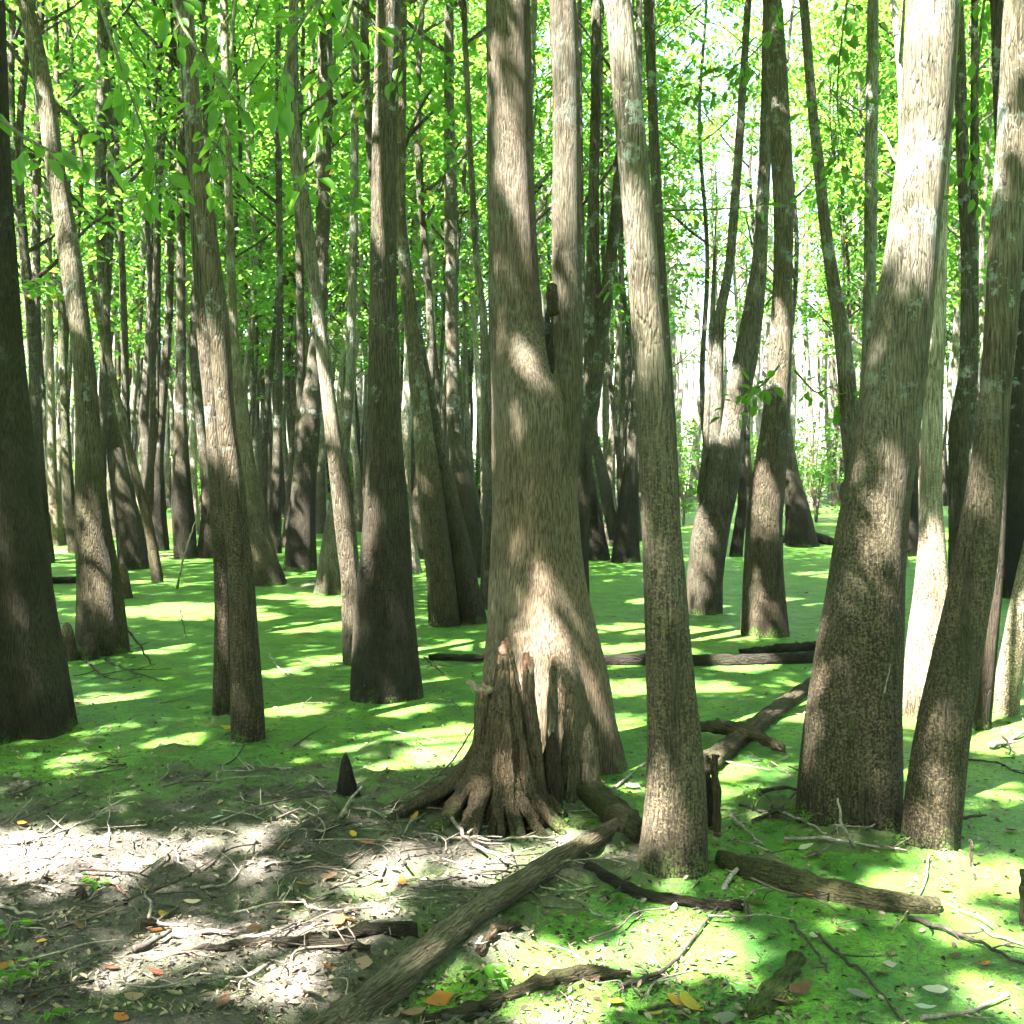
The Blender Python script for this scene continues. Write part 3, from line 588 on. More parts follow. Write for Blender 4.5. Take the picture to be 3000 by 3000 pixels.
# trees to the sides and behind the camera whose crowns shade what the picture shows
for i, (x, y) in enumerate([(-3.2, -3.6), (-6.2, -4.4), (-8.6, -1.8), (-5.4, -.9), (-1.0, -5.2), (-7.6, 2.0), (-10.8, 1.2), (-5.2, 2.6), (-9.3, 5.0), (-12.5, 5.5), (-7.4, 6.6), (-11, 9), (-7.6, 10.4),
                           (-14.5, 9.8), (-10.4, 13.2), (-2.2, -1.6), (1.2, -3.4), (.6, -6.6), (-14, 15), (-3.6, -6.8), (4.2, -1.6), (4.6, 2.2), (6.8, .2), (5.4, 5.4), (8.2, 4.0), (7.4, 8.2), (10.0, 9.5), (3.6, -5.4), (9.5, -2.5), (8.8, 13)]):
    r = np.random.default_rng(500+i); o = np.array([x, y, 0.0]); mb = MB(); z = np.arange(-.3, 13, .4)
    A = np.stack([.15*np.sin(z*.3+i), .15*np.cos(z*.25+i), z], -1); R = .16*(1-np.clip(z, 0, 13)/14)+.12*np.exp(-np.clip(z, 0, 9)/.6)
    rings_mesh(mb, A, R, 16, 600+i, .12); tips = add_limbs(mb, A, R, 6.2, 12, 8, r, 2.2)
    e = empty('tupelo_tree', o, 'tall tupelo standing outside the picture, its crown shading the bank', 'tree', 'tupelos outside the picture')
    link('trunk', mb.mesh('trunk', M_BARK), e, None, (*GB, .3))
    cents = np.concatenate([blob_centres(190, [0, 0, 9.7], [2.6, 2.6, 3.6], r)]+[t[3:]+r.normal(0, .3, t[3:].shape) for t in tips])
    cents = cents[fbm((cents+o)*.5, 60, 2) > .40]
    PENDING.append((e, o, cents, 700+i, lambda Q: EYE+.5*np.clip(Q[:, 1], 0, None)+1, True))
# canopy clusters added to block sun and sky over the ground and trunks in view, each borne by the nearest tree
r = np.random.default_rng(4242); n = 3900
ty = r.uniform(2**1.5, 17**1.5, n)**(1/1.5); tx = r.uniform(-1, 1, n)*(.5*ty+.8); tz = np.where(r.uniform(0, 1, n) < .45, r.uniform(0, 4.5, n), 0)
hz = r.uniform(7.2, 12.2, n); pool = np.stack([tx, ty, tz], -1)+SUN*((hz-tz)/SUN[2])[:, None]
n2 = 5200; over = np.stack([r.uniform(-12, 11, n2), r.uniform(-8, 17, n2), r.uniform(7.4, 12.6, n2)], -1); over = over[fbm(over*.45, 71, 2) > .38]
pool = np.concatenate([pool, over])
own = np.array([p[1][:2] for p in PENDING if p[5]]); who = np.argmin(((pool[:, None, :2]-own[None])**2).sum(-1), 1)
for i, (e, o, cents, sd_, mz, ok) in enumerate(PENDING):
    if ok:
        j = sum(1 for p in PENDING[:i] if p[5]); cents = np.concatenate([cents, pool[who == j]-o])
    link('crown', crown_mesh('crown', cents, 15, .42, sd_+9, .155, o, None, mz), e)

# far wood beyond the individual trees
r = np.random.default_rng(5); mb = MB(); nt = 480; cents = []
for i in range(nt):
    y = r.uniform(47, 92); x = r.uniform(-.62, .62)*y; z = np.array([-.4, .5, 1.5, 5, 10, 15, 19.0]); a = r.uniform(-.05, .05)
    A = np.stack([x+a*z+.2*np.sin(z*.5+i), np.full(7, y), z+.3], -1); mb.tube(A, np.array([.32, .24, .16, .14, .11, .08, .03])*r.uniform(.8, 1.4), 6, 0, False)
    n = 11; c = np.stack([x+a*8+r.normal(0, 1.2, n), y+r.normal(0, 1.2, n), 4.0+16*r.beta(1.3, 1.0, n)], -1); cents.append(c)
# ... and the same wood closing round the sides and behind, unseen, added to block low sky light
ring = []
for i in range(300):
    a = r.uniform(math.radians(118), math.radians(422)); q = math.sqrt(r.uniform(15**2, 42**2)); x, y = q*math.cos(a), q*math.sin(a)
    if y > 0 and abs(x) < .62*y+3.5: continue
    z = np.array([-.4, .5, 1.5, 5, 10, 16.0]); mb.tube(np.stack([x+.2*np.sin(z*.5+i), np.full(6, y), z], -1), np.array([.30, .20, .14, .12, .09, .04])*r.uniform(.8, 1.3), 6, 0, False)
    n = 34; ring.append(np.stack([x+r.normal(0, 1.3, n), y+r.normal(0, 1.3, n), 1.2+16*r.beta(1.1, 1.0, n)], -1))
tm = mb.mesh('far_trunks', M_FAR)
cents = np.concatenate(cents); cents = cents[fbm(cents*.3, 88, 2) > .48]; cpx = CX+cents[:, 0]/cents[:, 1]*F; cents = cents[~((((cpx > 1225) & (cpx < 1440)) | ((cpx > 1500) & (cpx < 1590))) & ((cents[:, 2]-EYE)/cents[:, 1] > .085) & (r.uniform(0, 1, len(cents)) < .88))]
lowc = np.stack([r.uniform(-.6, .6, 900), r.uniform(47, 70, 900), .4+4.2*r.beta(1, 1.6, 900)], -1); lowc[:420, 0] = r.uniform(.125, .32, 420); lowc[:, 0] *= lowc[:, 1]; lowc = lowc[fbm(lowc*.35, 91, 2) > .46]; cents = np.concatenate([cents, lowc])
cents = np.concatenate([cents]+ring)
P, D, Nn, L, tint = cluster_leaves(cents, 9, .75, r, .30)
cm = leaves_mesh('far_leaves', P, D, Nn, L, L*.55, tint, M_LEAF)
n1 = len(tm.vertices); n1p = len(tm.polygons)
V = np.zeros(n1*3); tm.vertices.foreach_get('co', V); V2 = np.zeros(len(cm.vertices)*3); cm.vertices.foreach_get('co', V2)
F1 = np.array([list(p.vertices) for p in tm.polygons]); F2 = np.arange(len(cm.vertices)).reshape(-1, 6); F2 = np.concatenate([F2[:, [0, 1, 2, 3]], F2[:, [3, 4, 5, 0]]])+n1
me = mesh_from('far_wood', np.concatenate([V.reshape(-1, 3), V2.reshape(-1, 3)]), np.concatenate([F1, F2]), [M_FAR, M_LEAF], np.concatenate([np.zeros(n1), np.repeat(tint, 6)]), True, np.concatenate([np.zeros(len(F1)), np.ones(len(F2))]))
o = link('far_wood', me, None, None, (.55, .53, .49, .3)); o['kind'] = 'stuff'

# ------------------------------------------------------------------ shrubs and leafy sprays
def shrub(px, py, wpx, hpx, label, seed, m=None):
    g = G0(px, py); s = g[1]/F; w, h = wpx*s/2, hpx*s; r = np.random.default_rng(seed)
    e = empty('shrub', (g[0], g[1], max(0, float(height(g[:1], g[1:2], False)[0]))), label, 'shrub')
    mb = MB()
    for _ in range(9):
        a = r.uniform(0, 6.28); q = w*r.uniform(.2, .8); mb.tube(spline([[0, 0, -.1], [q*.3*math.cos(a), q*.3*math.sin(a), h*.4], [q*math.cos(a), q*math.sin(a), h*r.uniform(.7, .95)]], 8), np.linspace(.025, .006, 8), 5)
    link('stems', mb.mesh('stems', M_STICK), e, None, (.16, .13, .10))
    c = blob_centres(int(70+w*h*28), [0, 0, h*.55], [w, min(w, 1.2), h*.5], r, .45); c = c[fbm(c*1.4+seed, 4, 2) > .40]
    link('foliage', crown_mesh('foliage', c, 14, .26, seed, .10, None, m), e)
shrub(1540, 985, 120, 190, 'pale loose shrub on the far bank, left of the swollen trunk', 1)
shrub(1290, 990, 110, 210, 'green shrub on the far bank, right of the slim speckled trunk', 2)
shrub(385, 985, 70, 200, 'bright yellow green shrub far back, behind the twin foreground trunks', 3)
shrub(1135, 985, 80, 160, 'green shrub on the far bank, just right of the cypress', 4)
shrub(660, 975, 90, 130, 'low shrub far back, left of the very dark trunk', 5)
shrub(530, 960, 80, 120, 'small dull shrub far back at the wide black based trunk', 6)
shrub(740, 965, 150, 110, 'brownish low thicket far back behind the very dark trunk', 7)
shrub(1420, 965, 130, 150, 'low thicket far back behind the stout trunk', 8)
shrub(900, 965, 110, 110, 'low thicket far back, left of the cypress', 9)
shrub(130, 965, 140, 110, 'low thicket far back, left of the left bending trunk', 10)

def spray(path, label, seed, nl, leaf, mt=None, rad=.1):
    """leafy branch: path of (px, py, distance)"""
    P = spline([at(*p) for p in path], 26); r = np.random.default_rng(seed); o = P[0].copy()
    e = empty('leafy_branch', o, label, 'branch'); mb = MB(); mb.tube(P-o, np.linspace(.011, .002, 26), 6)
    idx = r.integers(4, 26, nl); base = P[idx]-o; T = (P[-1]-P[0])/np.linalg.norm(P[-1]-P[0]); D = T+r.normal(0, .75, (nl, 3))+[0, 0, -.25]
    D /= np.linalg.norm(D, axis=1)[:, None]; b2 = base+D*r.uniform(.02, rad, nl)[:, None]
    for a, b in zip(base, b2): mb.tube([a, (a+b)/2+[0, 0, .004], b], .0014, 4)
    link('twig', mb.mesh('twig', M_STICK), e, None, (.09, .10, .05))
    L = leaf*r.uniform(.6, 1.2, nl); Nn = r.normal(0, .5, (nl, 3))+[0, 0, 1]
    link('foliage', leaves_mesh('foliage', b2, D, Nn, L, L*r.uniform(.42, .58, nl), r.uniform(0, .97, nl), mt or M_NEARLEAF), e)
spray([(760, -230, 3.7), (640, -60, 3.6), (560, 60, 3.5), (520, 190, 3.45)], 'drooping branch of large leaves at the top, left of the very dark trunk', 1, 34, .085, rad=.13)
spray([(700, -200, 4.4), (660, 20, 4.3), (620, 150, 4.3), (590, 330, 4.2)], 'hanging leafy branch with a long bare twig, above the pale curving trunk', 2, 34, .09, rad=.15)
spray([(300, -220, 4.0), (330, 10, 3.9), (400, 130, 3.8), (480, 235, 3.8)], 'drooping branch of large leaves over the top of the twin foreground trunks', 3, 40, .085, rad=.15)
spray([(120, -220, 4.2), (200, 40, 4.1), (240, 160, 4.0), (300, 330, 4.0)], 'leafy branch hanging down over the tall straight grey trunk at left', 4, 36, .09, rad=.15)
spray([(-120, 120, 3.6), (20, 240, 3.6), (110, 290, 3.6), (190, 300, 3.6)], 'leafy branch reaching in from the left edge over the left bending trunk', 5, 14, .10, rad=.08)
spray([(470, -200, 5.2), (440, 40, 5.1), (430, 210, 5.0), (395, 300, 5.0)], 'leafy branch with small leaves hanging at the top left behind larger sprays', 6, 46, .09, rad=.2)
spray([(880, -160, 5.8), (800, 10, 5.8), (750, 120, 5.8), (640, 200, 5.7)], 'leafy branch crossing in front of the top of the very dark trunk', 7, 40, .09, rad=.18)
spray([(1470, 690, 10.0), (1440, 725, 9.8), (1400, 745, 9.7), (1385, 775, 9.6)], 'small leafy sprig on the left side of the stout trunk', 8, 26, .13, rad=.14)
spray([(1500, 700, 10.0), (1540, 740, 9.8), (1570, 730, 9.7), (1600, 770, 9.6)], 'small leafy sprig on the right side of the stout trunk', 9, 30, .13, rad=.16)
spray([(1236, 398, 8.5), (1300, 396, 8.6), (1400, 392, 8.8), (1475, 380, 9)], 'thin bare horizontal branch right of the slim speckled trunk', 10, 5, .11, rad=.1)
spray([(1500, -120, 9), (1450, 60, 9), (1380, 130, 9), (1300, 160, 9)], 'leafy branch at the top above the pale gap in the forest', 11, 60, .12, rad=.35)
spray([(1130, 560, 6.6), (1150, 535, 6.4), (1165, 540, 6.3), (1185, 560, 6.3)], 'tiny leafy sprig between the cypress and the slim speckled trunk', 12, 10, .08, rad=.06)
spray([(1620, -120, 8), (1590, 60, 8), (1580, 200, 8), (1600, 330, 8)], 'leafy branch hanging left of the swollen trunk top', 13, 70, .11, rad=.4)
spray([(1880, -150, 7), (1850, 60, 7), (1845, 200, 7), (1850, 380, 7)], 'leafy branch hanging at the right edge beyond the sunlit trunk top', 14, 60, .10, rad=.3)

# ------------------------------------------------------------------ ground and water
xs = np.concatenate([-np.geomspace(130, 4.2, 36), np.arange(-4.15, 4.16, .03), np.geomspace(4.2, 130, 36)])
ys = np.concatenate([[-48, -30, -15, -8, -4, -1, 1, 2.2], np.arange(2.5, 9.0, .03), np.geomspace(9.05, 130, 100)])
X, Y = np.meshgrid(xs, ys); H = height(X.ravel(), Y.ravel())
V = np.stack([X.ravel(), Y.ravel(), H], -1); nx, ny = len(xs), len(ys)
I = np.arange(ny-1)[:, None]*nx+np.arange(nx-1)[None]
structure('ground', mesh_from('ground', V, np.stack([I, I+1, I+nx+1, I+nx], -1).reshape(-1, 4), M_MUD))
wx = np.concatenate([-np.geomspace(130, 6, 12), np.linspace(-5.8, 5.8, 24), np.geomspace(6, 130, 12)]); wy = np.concatenate([[-48, -20, 0], np.geomspace(2, 130, 50)])
X, Y = np.meshgrid(wx, wy); I = np.arange(len(wy)-1)[:, None]*len(wx)+np.arange(len(wx)-1)[None]
structure('water', mesh_from('water', np.stack([X.ravel(), Y.ravel(), np.zeros(X.size)], -1), np.stack([I, I+1, I+len(wx)+1, I+len(wx)], -1).reshape(-1, 4), M_DUCK))

# ------------------------------------------------------------------ stump with knobbly spires, and the knees beside it
def surf(p, lift=0.0): return np.array([p[0], p[1], ground_z(p[0], p[1])+lift])

def knob_mesh(mb, p, rad, seed):
    n, m_ = 15, 18; u = np.linspace(.02, math.pi-.02, n); a = np.linspace(0, 2*math.pi, m_, endpoint=False)
    D = np.stack([np.outer(np.sin(u), np.cos(a)), np.outer(np.sin(u), np.sin(a)), np.outer(np.cos(u), np.ones(m_))], -1).reshape(-1, 3)
    q = 1+1.1*(fbm(D*1.5+seed*3.7, 3, 2)-.5)+.55*(fbm(D*4.5+seed*1.9, 7, 2)-.5)
    V = np.asarray(p)+D*[.82, .82, 1.75]*(rad*q)[:, None]
    mb.add(V, [(i*m_+j, i*m_+(j+1) % m_, (i+1)*m_+(j+1) % m_, (i+1)*m_+j) for i in range(n-1) for j in range(m_)])

def knee_column(mb, rows, d, seed, ns=22, ridge=.12, nr=7, lump=.16, base_drop=.25):
    rows = sorted(rows, key=lambda q: -q[0]); z = np.array([EYE-(y-HY)/F*d for y, a, b in rows]); xc = np.array([((a+b)/2-CX)/F*d for y, a, b in rows]); rr = np.array([(b-a)/2/F*d for y, a, b in rows])
    zs = np.concatenate([[z[0]-base_drop], np.arange(z[0], z[-1], .012), [z[-1]+.008]])
    x = np.interp(zs, z, xc); R = np.interp(zs, z, rr); R[-1] *= .3
    for _ in range(3): R[1:-1] = (R[:-2]+2*R[1:-1]+R[2:])/4; x[1:-1] = (x[:-2]+2*x[1:-1]+x[2:])/4
    a = np.linspace(0, 2*np.pi, ns, endpoint=False); r = np.random.default_rng(seed); ph = r.uniform(0, 6.28, 3); Vs = []
    t = np.clip((zs-z[0])/(z[-1]-z[0]), 0, 1)
    for p, rad, zz, tt in zip(x, R, zs, t):
        k = ridge*(1.6-1.3*tt)
        f = np.abs(np.sin(nr*.5*(a+.35*tt)+ph[0]))*1.2-.75+.45*np.sin((nr-3)*a+ph[1]+tt*2)+.25*np.sin((2*nr+1)*a+ph[2])
        q = rad*(1+k*f); Vs.append(np.stack([p+q*np.cos(a), d+q*np.sin(a), np.full(ns, zz)], -1))
    V = np.concatenate(Vs); c = np.repeat(np.stack([x, np.full(len(x), d), zs], -1), ns, axis=0)
    dr = V-c; dr /= np.linalg.norm(dr, axis=1)[:, None]+1e-9
    V = V+dr*(np.repeat(R, ns)*lump*2*((fbm(V*[22, 22, 14]+seed, 3, 3)-.5)+.6*(fbm(V*[55, 55, 40]+seed, 13, 2)-.5)))[:, None]
    n = len(x); mb.add(V, [(i*ns+j, i*ns+(j+1) % ns, (i+1)*ns+(j+1) % ns, (i+1)*ns+j) for i in range(n-1) for j in range(ns)]+[tuple((n-1)*ns+q for q in range(ns))])
    return np.array([x[-1], d, zs[-1]])

M_WOODKNEE = bark_material('knee_bark', .3, 0, True, 1.4, .6, .3)
DS = 4.95; so = surf(G0(930, 1530, .08)); so[1] = DS
e = empty('cypress_stump', so, 'dark knobbly fluted stump with splayed roots at the foot of the cypress', 'stump')
mb = MB()
t1 = knee_column(mb, [(1545, 822, 1038), (1515, 846, 1030), (1485, 868, 1022), (1450, 888, 1014), (1400, 900, 1004), (1350, 908, 996), (1310, 920, 986), (1280, 932, 978), (1250, 938, 972), (1222, 943, 966)], DS, 4, 96, .20, 13, .13)
t2 = knee_column(mb, [(1500, 985, 1032), (1400, 986, 1022), (1330, 984, 1012), (1280, 985, 1008), (1244, 988, 1006)], DS-.04, 6, 22, .08, 5, .15)
t3 = knee_column(mb, [(1400, 893, 925), (1330, 896, 924), (1296, 900, 921)], DS-.03, 8, 18, .08, 5, .2)
r = np.random.default_rng(3)
for i in range(15):
    a = -math.pi*(.02+.96*i/14)+r.normal(0, .08); L = r.uniform(.30, .52)*(1.25 if i in (2, 12, 14) else 1); w = r.uniform(.020, .036)
    c0 = np.array([so[0], DS, so[2]]); dv = np.array([math.cos(a), math.sin(a), 0])
    q = c0+dv*L; gz = ground_z(q[0], q[1])
    mb.tube(spline([c0+dv*.045+[0, 0, .36], c0+dv*.15+[0, 0, .17], c0+dv*L*.72+[0, 0, .035], [q[0], q[1], gz-.03]], 14), np.concatenate([np.linspace(w*.5, w*1.15, 5), np.linspace(w*1.1, w*.4, 9)]), 9, .014, True, i)
mb.V = [v-so for v in mb.V]
link('body', mb.mesh('body', M_WOODKNEE), e, None, (.30, .235, .17, .0))
for i, (t, dx, dz, rad) in enumerate([(t1, -.002, -.022, .030), (t1, .014, -.062, .027), (t1, -.016, -.075, .027), (t2, -.003, -.022, .026), (t2, .010, -.040, .022), (t3, -.002, -.03, .024)]):
    mb = MB(); knob_mesh(mb, [0, 0, 0], rad, 40+i)
    link('knob', mb.mesh('knob', M_STUMP), e, (t[0]+dx-so[0], t[1]-.01-so[1], t[2]+dz-so[2]), (.22, .11, .08) if i != 1 and i != 4 else (.26, .185, .145))
mb = MB(); p0 = at(925, 1300, DS-.02)-so; mb.tube(spline([p0, p0+[-.035, -.02, .005], p0+[-.07, -.03, .018], p0+[-.105, -.04, .045]], 10), np.linspace(.026, .008, 10), 8, .012, True, 2)
link('broken_stub', mb.mesh('broken_stub', M_STUMP), e, None, (.19, .15, .115))

def knee(rows, d, label, seed, tone, knob=(.36, .19, .13), kr=.02, **kw):
    mb = MB(); t = knee_column(mb, rows, d, seed, **kw); pc = (rows[0][1]+rows[0][2])/2; o = np.array([(pc-CX)/F*d, d, EYE-(rows[0][0]-HY)/F*d])
    mb.V = [v-o for v in mb.V]; e = empty('cypress_knee', o, label, 'cypress knee'); link('body', mb.mesh('body', M_WOODKNEE), e, None, (*tone, 0))
    if knob is not None:
        m2 = MB(); knob_mesh(m2, [0, 0, 0], kr, seed+5); link('knob', m2.mesh('knob', M_STUMP), e, t-o, knob)
PK = (.50, .44, .35)  # tone lifted to stand in for light falling on the knees
knee([(1445, 1028, 1056), (1380, 1030, 1054), (1320, 1032, 1053), (1270, 1036, 1053), (1252, 1039, 1051)], 5.08, 'pale knee with a small red tip, right behind the stump', 21, PK, kr=.017)
knee([(1450, 1058, 1092), (1400, 1062, 1092), (1350, 1064, 1090), (1310, 1066, 1084), (1292, 1070, 1080)], 5.10, 'lumpy pale knee between the stump and the right foot of the cypress', 22, PK, None)
knee([(1455, 1094, 1132), (1420, 1096, 1128), (1390, 1100, 1124), (1368, 1104, 1118)], 5.12, 'low broad pale knee against the right foot of the cypress', 23, PK, None)
knee([(1460, 1020, 1060), (1420, 1026, 1056), (1385, 1034, 1052)], 4.95, 'short dark knee tucked between the stump and the mossy log', 24, (.12, .09, .065), None)
knee([(1512, 634, 680), (1480, 638, 672), (1450, 642, 664), (1425, 647, 656)], F*1.56/(1508-HY), 'short dark pointed knee alone in the mud left of the stump', 25, (.07, .055, .042), None)
knee([(1236, 152, 186), (1215, 156, 184), (1195, 160, 180)], F*1.6/(1238-HY)*.985, 'squat knobbly knee at the left foot of the left bending trunk', 26, (.2, .17, .12), None)
knee([(1238, 112, 146), (1200, 116, 140), (1176, 118, 134)], F*1.6/(1242-HY)*.99, 'upright pale knee between the massive fluted trunk and the left bending trunk', 27, (.3, .25, .18), None)
knee([(1700, 140, 166), (1686, 143, 163), (1674, 147, 159)], F*1.55/(1703-HY), 'tiny pinkish knee poking out of the mud at lower left', 28, (.32, .25, .21), None)
knee([(1126, 226, 250), (1095, 224, 244), (1065, 222, 238)], F*1.6/(1128-HY), 'small brown knee right of the left bending trunk, beyond its foot', 29, (.3, .22, .15), None)

# ------------------------------------------------------------------ logs
def log(path, rad, label, tone, moss=0.0, seed=1, m=None, sink=.25, name='fallen_log', ns=26, jit=.012):
    """path of ground pixels; the mesh lies along local Z so that the bark grain follows the log"""
    P = np.array([G0(px, py, rr) for (px, py), rr in zip(path, rad)])
    for q, rr in zip(P, rad): q[2] = max(ground_z(q[0], q[1]), 0)+rr*(1-sink*1.4)
    n = 46; S = spline(P, n); R = np.interp(np.linspace(0, 1, n), np.linspace(0, 1, len(rad)), rad); r = np.random.default_rng(seed)
    R = R*(1+.10*(vnoise(np.stack([np.linspace(0, 7, n), np.zeros(n), np.zeros(n)], -1), seed)-.5)*2)
    ax = Vector(S[-1]-S[0]).normalized(); q = Vector((0, 0, 1)).rotation_difference(ax); M = np.array(q.to_matrix()); o = S[0].copy()
    mb = MB(); mb.tube((S-o)@M, R, ns, jit, True, seed, lambda t, a: 1+.05*np.sin(3*a+t*4)+.03*np.sin(7*a))
    e = link(name, mb.mesh(name, m or M_LOG), None, o, (*tone, 0)); e.rotation_mode = 'QUATERNION'; e.rotation_quaternion = q; tag(e, label, 'log'); return e
log([(450, 2080), (700, 1890), (925, 1715), (1190, 1540)], [.045, .049, .048, .042], 'long bare fallen log slanting across the mud from the bottom edge to the stump', (.36, .315, .25), seed=2)
log([(1030, 1478), (1090, 1490), (1150, 1520), (1215, 1580)], [.075, .075, .065, .05], 'mossy curved log running from the stump to the slim speckled trunk', (.12, .115, .06), seed=3, m=M_MOSS)
log([(1360, 1610), (1440, 1630), (1560, 1662), (1690, 1690), (1775, 1700)], [.04, .058, .052, .045, .03], 'dark mossy log lying in the duckweed right of the slim speckled trunk', (.17, .165, .09), seed=4, m=M_MOSS, sink=.55)
log([(1325, 1440), (1400, 1385), (1470, 1330), (1560, 1265)], [.055, .052, .050, .05], 'fallen log slanting away behind the slim speckled trunk with sunlit patches', (.20, .16, .115), seed=5)
log([(1322, 1380), (1395, 1388), (1480, 1420)], [.035, .045, .022], 'short broken log lying across the slanting log right of the slim speckled trunk', (.22, .18, .13), seed=6, sink=-.6)
log([(810, 1238), (1000, 1240), (1300, 1243), (1545, 1238)], [.03, .045, .05, .05], 'long straight dark log floating far behind the cypress', (.07, .06, .045), seed=7)
log([(1395, 1228), (1460, 1222), (1550, 1216)], [.02, .04, .045], 'dark floating log by the left side of the swollen trunk', (.06, .05, .04), seed=8)
log([(85, 1094), (160, 1092), (236, 1095)], [.05, .06, .05], 'thin black floating log behind the left bending trunk', (.05, .045, .03), seed=9)
log([(944, 1876), (1010, 1850), (1090, 1832), (1190, 1832)], [.016, .026, .027, .014], 'curved mossy branch half sunk in the duckweed at the bottom right of the long log', (.14, .125, .075), seed=10, sink=.5, m=M_MOSS)
log([(1410, 1905), (1455, 1850), (1505, 1790)], [.025, .05, .03], 'hump of a sunken weed covered log in the duckweed at lower right', (.13, .19, .05), seed=11, sink=.95, m=M_MOSS)
log([(1108, 1652), (1200, 1678), (1300, 1698), (1404, 1708)], [.016, .022, .022, .018], 'dark branch floating below the foot of the slim speckled trunk', (.085, .07, .055), seed=12, sink=.3)
log([(345, 1822), (440, 1812), (560, 1808), (700, 1818)], [.010, .016, .018, .013], 'dark bare branch lying on the sunlit mud at lower left', (.12, .095, .08), seed=13, sink=.2)
log([(625, 1782), (700, 1778), (785, 1766)], [.018, .024, .026], 'stubby dark branch butting against the long bare log', (.085, .068, .052), seed=14, sink=.3)
log([(800, 1925), (870, 1905), (945, 1882)], [.014, .026, .02], 'mud caked branch right of the long bare log at the bottom edge', (.12, .105, .08), seed=15, sink=.4)
log([(1465, 1018), (1520, 1012), (1570, 1020)], [.08, .1, .09], 'far rotten log on the distant bank left of the swollen trunk', (.07, .055, .04), seed=16)
log([(905, 1808), (935, 1780), (978, 1752)], [.016, .014, .012], 'pale broken stick with a white end beside the long bare log', (.26, .2, .14), seed=17, sink=.1)
def stake(pb, pt, w, d, label, tone, seed):
    o = at(pb[0], pb[1], d); t = at(pt[0], pt[1], d)-o; mb = MB(); P = spline([[0, 0, -.15], t*.35+[.004, 0, 0], t*.7, t], 16)
    mb.tube(P, np.linspace(w, w*.75, 16), 9, .010, True, seed); tag(link('broken_stake', mb.mesh('broken_stake', M_LOG), None, o, (*tone, 0)), label, 'stake')
stake((1352, 1578), (1350, 1425), .021, 4.75, 'brown broken stake standing right behind the slim speckled trunk', (.22, .16, .11), 1)
stake((1345, 1560), (1334, 1455), .024, 4.85, 'dark rotten stake hard against the slim speckled trunk', (.06, .045, .035), 2)
stake((1834, 1636), (1830, 1584), .009, F*1.6/(1636-HY), 'small speckled stick standing upright in the duckweed right of the leaning speckled trunk', (.3, .26, .2), 3)
stake((1926, 1745), (1930, 1640), .012, F*1.6/(1745-HY), 'pale stick standing in the duckweed at the right edge', (.35, .3, .24), 4)
stake((1408, 1735), (1412, 1700), .012, F*1.6/(1735-HY), 'short pale peg at the end of the dark floating branch', (.34, .3, .26), 5)

# ------------------------------------------------------------------ twigs
def twig(path, w, label, tone=(.20, .165, .135), seed=0, side=2, up=False, name='twig', cat='twig'):
    """path: ground pixels (px, py) or (px, py, distance) in the air"""
    r = np.random.default_rng(seed); P = []
    for p in path:
        if len(p) == 3: P.append(at(*p))
        else:
            q = G(*p); P.append(q+[0, 0, w*.8+r.uniform(0, .012)])
    n = 6*len(P); S = spline(P, n); S = S+(fbm(S*25+seed, 2, 2)[:, None]-.5)*.02; o = S[0].copy(); mb = MB(); R = np.linspace(w, w*.45, n)
    mb.tube(S-o, R, 6, w*.25, True, seed)
    L = np.linalg.norm(S[-1]-S[0])
    for _ in range(side):
        i = r.integers(n//4, n-3); T = (S[i+1]-S[i])/np.linalg.norm(S[i+1]-S[i]); a = r.choice([-1, 1])*r.uniform(.5, 1.0)
        D = np.array([T[0]*math.cos(a)-T[1]*math.sin(a), T[0]*math.sin(a)+T[1]*math.cos(a), r.uniform(-.05, .35)]); l = L*r.uniform(.12, .32)
        b = S[i]-o; mb.tube(spline([b, b+D*l*.5+r.normal(0, .1*l, 3)*[1, 1, .2], b+D*l], 7), np.linspace(R[i]*.7, R[i]*.3, 7), 5)
    return tag(link(name, mb.mesh(name, M_STICK), None, o, tone), label, cat)
PALE, MID_, DARK = (.20, .17, .14), (.10, .08, .062), (.035, .028, .022)
